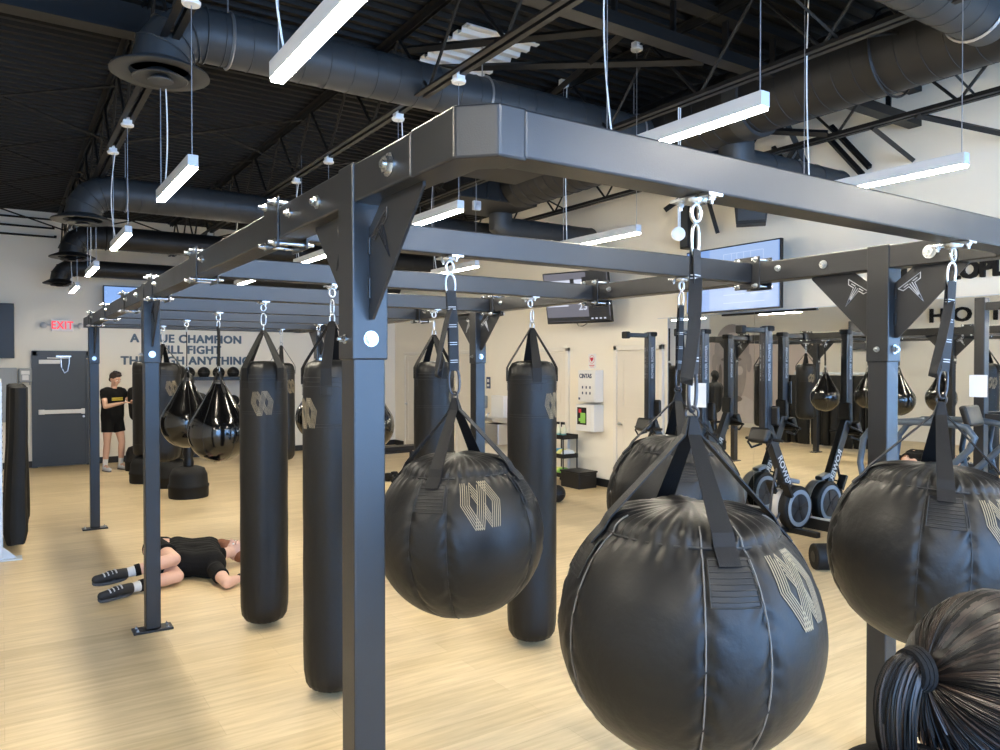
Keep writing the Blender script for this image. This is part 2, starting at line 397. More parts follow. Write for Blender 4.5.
# ------------------------------------------------------------------ ducts
def ring_pts(c, axis, r, n=28):
    a, b2 = frame_from(Vector(axis)); c = Vector(c)
    return [c+a*math.cos(2*PI*i/n)*r+b2*math.sin(2*PI*i/n)*r for i in range(n)]
def branch_duct(Y, Z, r, X0, X1, label, mt='duct', drop=.05, dz=1.0):
    t = thing('air_duct', label, 'air duct', (X0, Y, Z), group='round ceiling ducts ending in a diffuser')
    L = X1-X0; e = r*1.55
    pts = [Vector((L, 0, 0)), Vector((e, 0, 0))]
    for k in range(1, 4):
        a = PI/2*k/4+0
        pts.append(Vector((e-e*math.sin(a), 0, -e+e*math.cos(a))))
    pts += [Vector((0, 0, -e)), Vector((0, 0, -e-drop*.35))]
    MB().tube(pts, r, 40, smooth=False).build('duct_body', mt, t)
    sm = MB(); x = e+.12; 
    while x < L: 
        sm.tube(ring_pts((x, 0, 0), (1, 0, 0.0), r+.002), .0035, 5, closed=True); x += .19 if mt == 'duct' else .35
    for k in range(1, 5):
        q = pts[k]; dd = (pts[k+1]-pts[k-1]).normalized()
        sm.tube(ring_pts(q, dd, r*1.03+.003), .006, 5, closed=True)
    sm.build('duct_seams', mt, t)
    zb = -e-drop*.35
    R = r*1.75
    df = MB()
    df.lathe([(r, zb+.03), (R*.98, zb-.03), (R, zb-.045), (R*.97, zb-.05), (R*.62, zb-.035), (R*.6, zb-.0)], 40)
    df.lathe([(r*.35, zb-.01), (R*.42, zb-.05), (R*.56, zb-.075), (R*.54, zb-.08), (R*.30, zb-.06)], 40)
    df.lathe([(.02, zb-.03), (R*.26, zb-.085), (R*.25, zb-.092), (.001, zb-.088)], 32)
    df.lathe([(r*.98, zb+.02), (.001, zb+.015)], 24)
    df.build('diffuser', mt, t)
    for x in (0.45, 2.6, 4.4):
        if x < L-.1:
            h = MB().tube(ring_pts((x, 0, 0), (1, 0, 0), r+.008), .012, 4, closed=True); h.cyl((x, 0, r), (x, 0, ZC-Z), .006, 6)
            h.build('hanger', 'cable' if mt == 'duct' else 'joist', t)
    return t
branch_duct(5.6, CAMH+2.32, .182, .92, 5.50, 'large dark grey round duct with elbow and diffuser above the front of the rig', drop=.02)
branch_duct(10.0, CAMH+2.03, .19, .80, 7.4, 'second round duct with elbow, behind the large front duct', drop=.05)
branch_duct(13.0, CAMH+1.95, .18, .90, 7.4, 'third round duct with elbow, in front of the white conduit', 'duct_black')
branch_duct(15.3, CAMH+1.72, .15, .86, 7.4, 'smallest black round duct with elbow, nearest the far wall', 'duct_black')
branch_duct(2.42, CAMH+2.32, .185, .92, 5.50, 'round duct nearest the windows, only its end showing at the top right corner')
t = thing('main_duct', 'very large black spiral duct running toward the camera at upper right', 'air duct', (5.75, 0, CAMH+2.41))
MB().tube([(0, -1.5, 0), (0, 4.55, 0)], .30, 56).tube([(0, 4.5, 0), (0, 8.2, 0)], .325, 56).build('duct_body', 'duct_black', t)
sm = MB(); y = -1.4
while y < 4.5: sm.tube(ring_pts((0, y, 0), (.06, 1, 0), .302, 40), .0045, 5, closed=True); y += .17
y = 4.75
while y < 8.1: sm.tube(ring_pts((0, y, 0), (.06, 1, 0), .327, 40), .0045, 5, closed=True); y += .17
sm.build('spiral_seams', 'duct_black', t)
MB().tube([(0, 4.42, 0), (0, 4.58, 0)], .335, 48).build('coupling', 'duct', t)
for y in (1.0, 3.2, 6.0): MB().tube(ring_pts((0, y, 0), (0, 1, 0), .335, 32), .01, 4, closed=True).build('hanger', 'joist', t)
def spur(Y, label):
    t = thing('duct_spur', label, 'air duct', (5.9, Y, CAMH+1.93), group='short duct spurs under the main duct')
    MB().tube([(0, 0, .2), (0, 0, .05), (.08, 0, 0), (1.66, 0, 0)], .165, 36, smooth=False).build('duct_body', 'duct', t)
    s = MB()
    for x in (.4, .8, 1.2, 1.64): s.tube(ring_pts((x, 0, 0), (1, 0, 0), .167, 28), .004, 5, closed=True)
    s.build('duct_seams', 'duct', t)
spur(4.80, 'short dark duct spur below the main duct, ending before the right wall')
spur(8.9, 'short dark duct end showing above the rig beam over the small TV')
t = thing('air_handler', 'black box plenum at the far end of the main duct', 'air handler', (5.35, 8.7, 4.05))
MB().box((.1, 0, .25), (1.2, .95, .55)).build('housing', 'duct_black', t, bevel=.01)
for k in range(5): MB().box((-.3+.2*k, -.48, .25), (.02, .02, .5)).build('rib', 'duct_black', t)
t = thing('roof_plenum', 'dark blue-black square plenum box up in the roof beside the pale deck patch', 'plenum', (4.6, 6.9, 4.0))
MB().box((0, 0, .35), (.8, .7, .68)).build('housing', 'duct', t, bevel=.01)
MB().box((0, 0, .02), (.86, .76, .04)).build('flange', 'duct_black', t)
# ------------------------------------------------------------------ pendant lights
def make_light(X, Y, label, z=3.05, high=False):
    ZJ = ZC+.0 if high else 4.07
    t = thing('pendant_light', label, 'light', (X, Y, z), group='slim linear pendant lights')
    ln = 1.10
    MB().box((0, ln/2, .045), (.06, ln, .07)).build('housing', 'alu', t, bevel=.003)
    MB().box((0, ln/2, .004), (.052, ln-.012, .016)).build('diffuser', 'glow', t, bevel=.003)
    for y in (.03, ln-.03):
        MB().cyl((0, y, .08), (0, y, ZJ-z-.02), .0028, 6).build('suspension_cable', 'cable', t)
        cn = MB().lathe([(.001, ZJ-z-.055), (.05, ZJ-z-.055), (.055, ZJ-z-.045), (.055, ZJ-z-.035), (.03, ZJ-z-.03), (.001, ZJ-z-.03)], 20, c=(0, y, 0)); cn.box((0, y, ZJ-z-.005), (.07, .07, .05))
        cn.build('canopy', 'white', t)
    random.seed(int(X*10+Y*100)); a = random.uniform(.02, .05); s = random.choice((-1, 1))
    pts = [(s*a*math.sin(PI*k/10)*(1-.3*k/10)+.02, ln-.06+.05*math.sin(PI*k/10), .08+(ZJ-z-.1)*k/10) for k in range(11)]
    MB().tube(pts, .005, 6).build('power_cord', 'cord', t)
    return t
rows = {-.96: 'unseen fill row added far left', .95: 'left row', 2.89: 'middle row', 4.70: 'right row'}  # the row left of the camera is out of view, added for its light
ordn = ['first', 'second', 'third', 'fourth', 'fifth', 'sixth', 'seventh', 'eighth']
for X in rows:
    for k in range(-2, 5):  # first lamps of each row hang unseen behind the camera, included for lighting
        Y = {-.96: 2.0, .95: 2.0, 2.89: 2.19, 4.70: 2.17}[X]+2.71*k
        if X == 4.70 and k > 3: continue
        if X == -.96 and k > 0: continue
        make_light(X, Y, 'white linear pendant light, %s from the windows in the %s' % (ordn[k+2], rows[X]), high=(X > 2 and k < 1) or X > 4)
# ------------------------------------------------------------------ bag rig
XA, XB = .885, 3.565; ZU, ZT = 2.35, 2.46; W = .098
PYS = {-1: (2.065, 5.83, 9.80), 1: (2.02, 5.75, 9.80)}
BY = (1.425, 2.78, 4.14, 5.50, 6.86, 8.22, 9.58)
rig = thing('bag_rig', 'tall black bolted steel rig holding all the hanging punching bags', 'bag rig', (0, 0, 0))
def emblem(mb, O, U, V, s):
    """outlined T emblem: strokes in the plane (U right, V up) about O"""
    O, U, V = Vector(O), Vector(U), Vector(V)
    def P(x, y): return O+U*x*s+V*y*s
    for pl in ([(-.5, .35), (.5, .35), (.38, .17), (.13, .17), (.0, -.62), (-.13, .17), (-.38, .17), (-.5, .35)], [(-.05, .24), (-.02, -.3)], [(.05, .24), (.02, -.3)], [(-.30, .26), (-.1, .26)], [(.30, .26), (.1, .26)]):
        mb.tube([P(*q) for q in pl], s*.020, 4)
def nut(mb, c, ax, r=.016, th=.016):
    c, ax = Vector(c), Vector(ax).normalized()
    mb.tube([c, c+ax*.004], r*1.35, 16); mb.tube([c+ax*.003, c+ax*th], r, 6, smooth=True); mb.tube([c+ax*th, c+ax*(th+.008)], r*.5, 8)
for X, sx in ((XA, -1), (XB, 1)):
    for Y in PYS[sx]:
        u = MB().box((X, Y, (ZU+.02)/2), (W, W, ZU-.02)).build('upright', 'steel', rig, bevel=.006)
        MB().box((X, Y, (1.905+ZT+.004)/2), (W+.012, W+.012, ZT+.004-1.905)).build('sleeve', 'steel', u, bevel=.005)
        bp = MB().box((X, Y, .008), (.26, .13, .016)).build('base_plate', 'steel', u, bevel=.003)
        for dx in (-.1, .1):
            for dy in (-.04, .04): bo = MB(); nut(bo, (X+dx, Y+dy, .015), (0, 0, 1), .008, .01); bo.build('anchor_bolt', 'zinc', u)
        nb = MB(); nut(nb, (X-.0, Y-W/2-.006, 1.965), (0, -1, 0), .017); nb.build('sleeve_bolt', 'zinc', u)
        nb = MB(); nut(nb, (X-W/2-.006, Y, 1.965), (-1, 0, 0), .010); nb.build('sleeve_bolt', 'zinc', u)
        for s in (-1, 1):
            f = W/2+.006
            poly = [(Y+s*f, ZU-.07), (Y+s*f, ZU-.33), (Y+s*(f+.02), ZU-.33), (Y+s*(f+.33), ZU-.012), (Y+s*(f+.33), ZU), (Y+s*(f+.09), ZU)]
            gs = MB().prism(poly, X-.004, X+.004, 'x').build('gusset', 'steel', u)
            em = MB()
            for side in (-1, 1): emblem(em, (X+side*.0055, Y+s*(f+.095), ZU-.10), (0, side*.83, s*side*.55), (0, -s*.55, .83), .125)
            em.build('gusset_emblem', 'tack' if sx > 0 else 'darkmetal', gs)
            wl = MB().box((X, Y+s*(f+.004), ZU-.12), (.018, .012, .05)).box((X, Y+s*(f+.004), ZU-.24), (.018, .012, .06)).build('weld_tab', 'steel', gs, bevel=.002)
    yb0, yb1 = 1.66, 10.25
    rl = MB().box((X, (yb0+yb1)/2, (ZU+ZT)/2), (W, yb1-yb0, ZT-ZU)).build('side_rail', 'steel', rig, bevel=.006)
    for Y, br, dz in [(1.78, .023, 0)]+[(Y-.20, .013, .01) for Y in BY[1:]]+[(2.31, .016, 0), (6.11, .016, 0)]:
        bo = MB(); nut(bo, (X-W/2, Y, (ZU+ZT)/2+dz), (-1, 0, 0), br); bo.build('rail_bolt', 'zinc', rl)
    # chamfered corner joint
    xo = X+sx*W/2; xi = X-sx*W/2; c = .072
    poly = [(xo, 1.66), (xo, 1.375+c), (xo-sx*c, 1.375), (X-sx*.10, 1.375), (X-sx*.10, 1.375+W), (xi-sx*.03, 1.375+W), (xi, 1.375+W+.03), (xi, 1.66)]
    MB().prism(poly, ZU-.004, ZT+.004, 'z').build('corner_joint', 'steel', rig, bevel=.006)
    poly = [(xo, 10.25), (xo, 10.48), (xo-sx*c, 10.57), (X-sx*.10, 10.57), (X-sx*.10, 10.47), (xi, 10.43), (xi, 10.25)]
    MB().prism(poly, ZU-.004, ZT+.004, 'z').build('corner_joint', 'steel', rig, bevel=.006)
MB().box(((XA+XB)/2, 1.42, (ZU+ZT)/2), (XB-XA-.18, W, ZT-ZU)).build('front_beam', 'steel', rig, bevel=.006)
MB().box(((XA+XB)/2, 10.52, (ZU+ZT)/2), (XB-XA-.18, W, ZT-ZU)).build('rear_beam', 'steel', rig, bevel=.006)
for Y in BY[1:]:
    cb = MB().box(((XA+XB)/2, Y, (ZU+ZT)/2), (XB-XA-W-.02, .075, ZT-ZU)).build('cross_beam', 'steel', rig, bevel=.006)
    for X, s in ((XA, 1), (XB, -1)):
        for q in (-1, 1): MB().box((X+q*(W/2+.004), Y, (ZU+ZT)/2), (.008, .17, ZT-ZU+.07)).build('clamp_plate', 'steel', cb, bevel=.002)
        for dy in (-.06, .06):
            for z in (ZU-.018, ZT+.018):
                bo = MB(); a = X-(W/2+.035); b3 = X+(W/2+.035)
                bo.cyl((a, Y+dy, z), (b3, Y+dy, z), .0075, 10)
                nut(bo, (X-W/2-.008, Y+dy, z), (-1, 0, 0), .011, .012); nut(bo, (X+W/2+.008, Y+dy, z), (1, 0, 0), .011, .012)
                bo.build('clamp_bolt', 'zinc', cb)
HX = (1.585, 2.985)
def mount(X, Y):
    mb = MB(); mb.box((X, Y, ZU-.006), (.055, .14, .008)); mb.lathe([(.001, ZU-.02), (.03, ZU-.02), (.034, ZU-.012), (.034, ZU-.006)], 20, c=(X, Y, 0))
    for dy in (-.055, .055): nut(mb, (X, Y+dy, ZU-.01), (0, 0, -1), .009, .01); mb.cyl((X, Y+dy, ZU), (X, Y+dy, ZU-.03), .005, 8)
    pts = [(X+.018*math.cos(a), Y, ZU-.045+.024*math.sin(a)) for a in [2*PI*k/14 for k in range(14)]]
    mb.tube(pts, .006, 8, closed=True)
    return mb.build('hanger_mount', 'zinc', rig)
for Y in BY:
    for X in HX: mount(X, Y)
# ------------------------------------------------------------------ bag logo
def logo_lines():
    L = []
    for k in range(5):
        o = 12*k
        L.append([(500+o, 295), (478+o, 415), (545+o, 558)])
        L.append([(545+o, 558), (597+o, 288)])
        L.append([(597+o, 288), (665+o, 400), (642+o, 548)])
    for k in range(5):
        L.append([(550-1*k, 292+17*k), (588-3*k, 352+16*k)])
        L.append([(604+3*k, 478-17*k), (640+1*k, 544-17*k)])
    return [[((x-596)/240, (422-y)/240) for x, y in l] for l in L]
LOGO = logo_lines()
def logo_mesh(size, surf):
    """surf(u, v) -> (point, normal); u, v in metres on the surface"""
    mb = MB()
    for l in LOGO:
        pts = []; 
        for (a, b2) in zip(l[:-1], l[1:]):
            for k in range(5): pts.append((a[0]+(b2[0]-a[0])*k/5, a[1]+(b2[1]-a[1])*k/5))
        pts.append(l[-1]); P = []; Wd = []
        for i, (u, v) in enumerate(pts):
            p, n = surf(u*size, v*size); P.append(p+n*.0008); Wd.append(n)
        Wdir = []
        for i in range(len(P)):
            d = (P[min(i+1, len(P)-1)]-P[max(i-1, 0)]).normalized(); Wdir.append(tuple(d.cross(Wd[i])))
        mb.ribbon(P, Wdir, size*.0155, .001)
    return mb
def carabiner(mb, c, w=.022, h=.05, r=.0045, ax=(1, 0, 0)):
    c = Vector(c); ax = Vector(ax).normalized(); pts = []
    for k in range(20):
        a = 2*PI*k/20; pts.append(c+ax*w*math.cos(a)*(1 if abs(math.sin(a)) < .9 else .9)+Vector((0, 0, 1))*h*math.copysign(abs(math.sin(a))**.75, math.sin(a)))
    mb.tube(pts, r, 8, closed=True)
# ---- heavy bag (origin at the hook point; z down)
def make_heavy(label, top=.385, length=1.89, r=.167):
    """root sits at the mount eye; bag top is `top` below"""
    t = thing('heavy_bag', label, 'punching bag', group='long cylindrical punching bags')
    zt = -top; zb = -top-length; prof = [(.001, zb), (r*.55, zb+.004), (r*.8, zb+.025), (r*.93, zb+.06), (r*.985, zb+.12), (r, zb+.2)]
    n = 14
    for k in range(1, n): prof.append((r*(1+.006*math.sin(k*1.7)), zb+.2+(length-.4)*k/n))
    prof += [(r*.99, zt-.16), (r*.985, zt-.10), (r*.93, zt-.05), (r*.80, zt-.018), (r*.6, zt-.004), (.001, zt)]
    def fn(q, a):
        d = (q.z-zb)/length
        w = math.exp(-max(0, q.z-zb)/.09)*.045+math.exp(-max(0, zt-q.z)/.045)*.05
        k = 1+w*(math.sin(a*17+2)*.5+math.sin(a*29+q.z*9)*.5)*(1 if q.xy.length > .04 else 0)
        return Vector((q.x*k, q.y*k, q.z))
    MB().lathe(prof, 72, fn=fn).build('bag_body', 'vinyl', t)
    bd = MB()
    for z in (zt-.10, zt-.125, zt-.15, zt-.36, zt-.375): bd.tube(ring_pts((0, 0, z), (0, 0, 1), r+.0005, 40), .0016, 4, closed=True)
    for a in (PI/4, 3*PI/4, 5*PI/4, 7*PI/4):
        for da in (-.2, .2): bd.tube([((r+.001)*math.cos(a+da), (r+.001)*math.sin(a+da), z) for z in (zt-.10, zt-.20)], .0014, 4)
        bd.tube([((r+.001)*math.cos(a+d), (r+.001)*math.sin(a+d), zt-.20) for d in (-.2, -.1, 0, .1, .2)], .0014, 4)
    bd.build('stitching', 'tack' if 0 else 'piping_dark', t)
    zc = zt-.30
    def surf(u, v): a = u/r-PI/2; return Vector((r*math.cos(a), r*math.sin(a), zc+v))*1, Vector((math.cos(a), math.sin(a), 0))
    def surf2(u, v):
        p, n = surf(u, v); return p+n*.002, n
    logo_mesh(.155, surf2).build('gold_logo', 'gold', t)
    for a in (PI/4, 3*PI/4, 5*PI/4, 7*PI/4):
        w = (-math.sin(a), math.cos(a), 0); ca, sa = math.cos(a), math.sin(a)
        pts = [(.012*ca, .012*sa, -.165), (.03*ca, .03*sa, -.20), (r*.90*ca, r*.90*sa, zt-.01), ((r+.004)*ca, (r+.004)*sa, zt-.05), ((r+.004)*ca, (r+.004)*sa, zt-.14)]
        MB().ribbon(pts, w, [.022, .045, .060, .060, .060], .005).build('strap', 'webbing', t)
    mb = MB(); carabiner(mb, (0, 0, -.085), .017, .045, .004); carabiner(mb, (0, .0, -.150), .016, .030, .004, (0, 1, 0)); mb.build('carabiner', 'zinc', t)
    return t
# ---- teardrop bag
def make_tear(label, top=.56, r=.258):
    t = thing('teardrop_bag', label, 'punching bag', group='glossy teardrop punching bags')
    H = .705; zt = -top; zc = zt-H+r
    prof = [(.001, zc-r)]
    for k in range(1, 15):
        a = -PI/2+(PI/2+.42)*k/14; prof.append((r*math.cos(a), zc+r*math.sin(a)))
    a = .42; r0, zz = r*math.cos(a), zc+r*math.sin(a)
    for k in range(1, 10):
        f = k/9; prof.append((r0*(1-f)**.95*(1-.05*math.sin(PI*f))+.035*f, zz+(zt-zz)*f))
    prof.append((.001, zt))
    MB().lathe(prof, 48).build('bag_body', 'vinyl_gloss', t)
    sm = MB()
    for k in range(6):
        a = PI/6+k*PI/3; sm.tube([(q[0]*math.cos(a), q[0]*math.sin(a), q[1]) for q in prof[1:-1]], .0018, 4)
    sm.build('seam', 'piping_dark', t)
    MB().lathe([(.045, zt-.03), (.05, zt-.01), (.035, zt+.012), (.001, zt+.016)], 20).build('collar', 'leather', t)
    for a in (0, PI/2, PI, 3*PI/2):
        ca, sa = math.cos(a), math.sin(a)
        MB().ribbon([(.008*ca, .008*sa, -.45), (.045*ca, .045*sa, zt+.0), (.068*ca, .068*sa, zt-.05), (.098*ca, .098*sa, zt-.1)], (-sa, ca, 0), [.014, .022, .024, .024], .004).build('strap', 'webbing', t)
    MB().ribbon([(0, 0, -.075), (.004, 0, -.2), (0, 0, -.43)], (1, .3, 0), .03, .008).build('hanging_strap', 'webbing', t)
    mb = MB(); carabiner(mb, (0, 0, -.06), .014, .03, .004); carabiner(mb, (0, 0, -.455), .014, .03, .004, (0, 1, 0)); mb.build('carabiner', 'zinc', t)
    return t
# ---- wrecking ball bag
NP = 8
def ball_r(a, z, R, zc, top, bot):
    """radius of the ball at height z: shallow dome over a welt, then the full belly"""
    zw = top-.072; rw = R*.66
    if z >= zw: q = (z-zw)/(top-zw); return rw*max(0, 1-q**2.2)**.5 if q < 1 else 0
    if z >= zc: s = (z-zc)/(zw-zc); return rw+(R-rw)*(1-s**1.9)**.80
    s = (zc-z)/(zc-bot); return R*max(0, 1-s**2.05)**.5
SA = [math.radians(45+90*k+d) for k in range(4) for d in (-13, 13)]
def make_ball(label, gather=.555, R=.355, piping='piping_dark', logo_a=math.radians(-97), rz=0):
    t = thing('wrecking_ball_bag', label, 'punching bag', group='big round wrecking ball bags')
    zt = -.79; zc = -1.128; zb = -1.475
    prof = [(.001, zb)]; N = 84
    for k in range(1, N):
        u = k/N; z = zb+(zt-zb)*(.5-.5*math.cos(PI*u)); prof.append((ball_r(0, z, R, zc, zt, zb), z))
    prof.append((.001, zt))
    def fn(q, a):
        rr = q.xy.length; ds = min(abs((a-b+PI) % (2*PI)-PI) for b in SA)*NP/(2*PI)
        k = 1-.020*math.exp(-(ds/.05)**2)
        wr = math.exp(-(ds/.13)**1.4)*.0038
        z = q.z
        k += wr/ max(rr, .1)*(math.sin(z*62+2.4*noise.noise((math.cos(a)*2, math.sin(a)*2, z*5))*3+ds*22)+.6*math.sin(z*131+ds*30+a))
        if z > zt-.13:       # pleats in the gathered top
            g = min(1, (z-(zt-.13))/.08); w9 = max(0, min(1, (rr-.09)/.12)); k += g*w9*.0075*(math.sin(a*34+2*noise.noise((math.cos(a)*3, math.sin(a)*3, 0)))+.6*math.sin(a*57))
            z = z - .005*g*w9*math.sin(a*41+rr*20) - .006*g*math.sin(a*5+1)*min(1, rr/.1)
        k -= .012*math.exp(-((z-(zt-.079))/.004)**2)
        return Vector((q.x*k, q.y*k, z))
    o = MB().lathe(prof, 256, fn=fn).build('bag_body', 'vinyl', t)
    sm = MB()
    for a in SA:
        pts = []
        for i in range(7, 74):
            r0, z = prof[i]; r0 = r0*.982+.0026
            pts.append((r0*math.cos(a)+.0007*math.sin(i*2), r0*math.sin(a), z))
        sm.tube(pts, .0022 if piping == 'piping' else .0016, 5)
    sm.build('seam_piping', piping, t)
    MB().tube(ring_pts((0, 0, zt-.073), (0, 0, 1), R*.66+.0015, 48), .0035, 6, closed=True).build('top_welt', 'piping_dark', t)
    def sp(a, z, off=.003):
        rr = ball_r(0, z, R, zc, zt, zb)
        dr = (ball_r(0, z+.002, R, zc, zt, zb)-ball_r(0, z-.002, R, zc, zt, zb))/.004
        n = Vector((math.cos(a), math.sin(a), -dr)).normalized()
        return Vector((rr*math.cos(a), rr*math.sin(a), z))+n*off, n
    zl = zc+.165
    def surf(u, v):
        z = zl+v*.93; rr = ball_r(0, z, R, zc, zt, zb); return sp(u/rr+logo_a, z, .0015)
    logo_mesh(.165, surf).build('gold_logo', 'gold', t)
    for k in range(4):
        a = math.radians(45+90*k); ca, sa = math.cos(a), math.sin(a); w = (-sa, ca, 0)
        # stitched patch the strap disappears under
        pt = MB(); n = 9
        for i in range(n):
            z = zt-.095-.012*i; pts = [sp(a+d, z, .004)[0] for d in (-.19, -.1, 0, .1, .19)]
            pt.tube(pts, .0015, 4)
        for d in (-.19, .19): pt.tube([sp(a+d, zt-.095-.012*i, .004)[0] for i in range(n)], .0018, 4)
        pp = MB(); rows2 = []
        vs = []; fs = []
        for i in range(8):
            for j in range(7): vs.append(sp(a-.19+.38*j/6, zt-.09-.014*i, .0028)[0])
        for i in range(7):
            for j in range(6): fs.append((i*7+j, (i+1)*7+j, (i+1)*7+j+1, i*7+j+1))
        pp.add(vs, fs, True); patch = pp.build('strap_patch', 'vinyl', t)
        pt.build('patch_stitching', 'piping_dark', patch)
        s1, n1 = sp(a, zt-.045, .012); s2, _ = sp(a, zt-.10, .008)
        pts = [Vector((.010*ca, .010*sa, -gather)), Vector((.022*ca, .022*sa, -gather-.05)), s1, sp(a, zt-.075, .010)[0], s2, sp(a, zt-.11, .008)[0]]
        MB().ribbon(pts, w, [.016, .036, .056, .056, .056, .056], .004).build('strap', 'webbing_grey' if k % 2 else 'webbing', t)
    # daisy chain webbing
    z0, z1 = -.10, -(gather-.115)
    dc = MB()
    for off in (-.005, .005):
        dc.ribbon([(0, off, z0), (0.003, off*1.6, (z0+z1)/2), (0, off, z1)], (1, 0, 0), .043, .003)
    dcm = dc.build('daisy_chain', 'webbing_grey', t)
    bt = MB(); z = z0-.07
    while z > z1:
        for dz in (0, .009): bt.box((0, 0, z-dz), (.034, .019, .003))
        z -= .075
    bt.build('bar_tack', 'tack', dcm)
    tl = MB().ribbon([(-.010, -.008, z1+.26), (-.035, -.02, z1+.20), (-.062, -.03, z1+.12), (-.082, -.03, z1+.04), (-.092, -.028, z1-.01), (-.080, -.02, z1-.025), (-.066, -.015, z1+.01), (-.055, -.015, z1+.05)], (.0, .75, .5), .034, .004)
    tm = tl.build('loose_tail', 'webbing_grey', dcm)
    mb = MB(); carabiner(mb, (0, 0, -.075), .022, .045, .0045); mb.build('carabiner', 'zinc', t)
    mb = MB(); carabiner(mb, (0, 0, z1-.045), .024, .058, .0055); mb.build('lower_carabiner', 'darkmetal', t)
    rg = MB().tube(ring_pts((0, 0, -gather+.008), (1, .3, 0), .018, 16), .004, 6, closed=True).build('ring', 'darkmetal', t)
    return t
ZM = ZU-.045
def put(t, X, Y, rz=0, swing=0):
    """hang a bag from its mount; swing (radians) leans it slightly along the camera's left-right axis"""
    t.location = (X, Y, ZM); m_ = Matrix.Rotation(-swing, 3, Vector((.552, .834, 0))) @ Matrix.Rotation(rz, 3, 'Z'); t.rotation_euler = m_.to_euler()
def relabel(t, l): t['label'] = l; return t
w1 = make_ball('large round black ball bag left of centre with the gold logo facing front', piping='piping_dark'); put(w1, HX[0], BY[1], math.radians(-7), .038)
w4 = relabel(copy_tree(w1), 'round black ball bag hanging behind the biggest ball bag'); put(w4, HX[1], BY[1], math.radians(-172), -.03)
w3 = relabel(copy_tree(w1), 'round black ball bag at the right edge behind the ponytailed person'); put(w3, HX[1], BY[0], math.radians(-11), -.072)
w2 = make_ball('biggest nearest black ball bag at bottom centre with pale seams', piping='piping'); put(w2, HX[0], BY[0], math.radians(17), -.016)
h2 = make_heavy('long black bag directly left of the nearest steel post'); put(h2, HX[0], BY[2], -1.35)
h3 = relabel(copy_tree(h2), 'long black bag right of the left ball bag with logo turned to its right edge'); put(h3, HX[1]+.015, BY[2], .36)
h1 = relabel(copy_tree(h2), 'long black bag with the full gold logo facing front, right of the teardrop bags'); put(h1, HX[0], BY[3], -.35)
h4 = relabel(copy_tree(h2), 'long black bag hanging behind the left ball bag straps'); put(h4, HX[1], BY[3], .75)
h5 = make_heavy('black bag in the far row half hidden behind the front-logo long bag', length=1.25); put(h5, HX[1], BY[6], .5)
h6 = make_heavy('short thick black bag behind the second left post', length=1.16, r=.195); put(h6, HX[0], BY[6], .35)
t2 = make_tear('nearer glossy black teardrop bag left of the front-logo long bag'); put(t2, HX[0], BY[4], .3)
t1 = relabel(copy_tree(t2), 'farther glossy black teardrop bag beside the second left post'); put(t1, HX[0], BY[5], 1)
t3 = relabel(copy_tree(t2), 'glossy teardrop bag showing just right of the nearest steel post'); put(t3, HX[1], BY[4], .1)
t4 = relabel(copy_tree(t2), 'glossy teardrop bag hidden mostly behind the bag left of the nearest post'); put(t4, HX[1], BY[5], .8)
# ================================================================== people
def P(px, py, Z):
    """floor-plan helper used while surveying: point at height Z seen at (px, py)"""
    z = (CAMH-Z)*753/(py-365); l = (px-500)/753*z
    return Vector((l*.834+z*.552, -l*.552+z*.834, Z))
def remesh(o, vs, sm=4):
    r = o.modifiers.new('join', 'REMESH'); r.mode = 'VOXEL'; r.voxel_size = vs; r.use_smooth_shade = True
    s = o.modifiers.new('soften', 'SMOOTH'); s.iterations = sm; s.factor = .5
    return o
def hand(mb, w, d, palm_n, curl=.5, side=1, s=1.0):
    """palm + five bent fingers from the wrist w along d; palm_n = palm normal"""
    d = Vector(d).normalized(); n = Vector(palm_n); n = (n-d*n.dot(d)).normalized(); a = d.cross(n).normalized()*side
    w = Vector(w); R = Matrix((a, d, n)).transposed().to_quaternion()
    mb.sphere(w+d*.045*s, (.040*s, .055*s, .016*s), 14, 10, rot=R.to_matrix())
    for i, (off, L) in enumerate(((-.030, .062), (-.010, .075), (.010, .080), (.029, .070))):
        p = w+d*.085*s+a*off*s; dd = d; r = .0095*s
        for k in range(3):
            dd = (dd+n*curl*(.35+.25*k)).normalized(); q = p+dd*L*s*(.45, .32, .25)[k]; mb.cap(p, q, r, r*.9, 8); p = q; r *= .9
    p = w+d*.03*s+a*.032*s; q = p+(a*.75+d*.55+n*.25).normalized()*.04*s; mb.cap(p, q, .012*s, .011*s, 8); mb.cap(q, q+(d*.8+a*.15+n*.4).normalized()*.033*s, .011*s, .009*s, 8)
def head(mb, c, f, u, s=1.0):
    f = Vector(f).normalized(); u = Vector(u); u = (u-f*u.dot(f)).normalized(); r = f.cross(u).normalized(); c = Vector(c)
    R = Matrix((r, f, u)).transposed()
    def q(x, y, z): return c+(r*x+f*y+u*z)*s
    mb.sphere(q(0, -.008, .025), (.076*s, .096*s, .090*s), 20, 14, rot=R)
    mb.sphere(q(0, .020, -.035), (.062*s, .070*s, .075*s), 18, 12, rot=R)
    mb.sphere(q(0, .062, -.088), (.026*s, .022*s, .022*s), 12, 8, rot=R)      # chin
    mb.cap(q(0, .085, .012), q(0, .106, -.022), .009*s, .013*s, 8)            # nose
    mb.sphere(q(0, .082, .030), (.05*s, .014*s, .012*s), 12, 8, rot=R)        # brow
    mb.sphere(q(0, .084, -.056), (.024*s, .010*s, .010*s), 12, 8, rot=R)      # lips
    for sx in (-1, 1):
        mb.sphere(q(sx*.077, -.008, -.008), (.010*s, .020*s, .032*s), 10, 8, rot=R)
        mb.sphere(q(sx*.042, .058, -.02), (.022*s, .024*s, .022*s), 10, 8, rot=R)
    return q, R
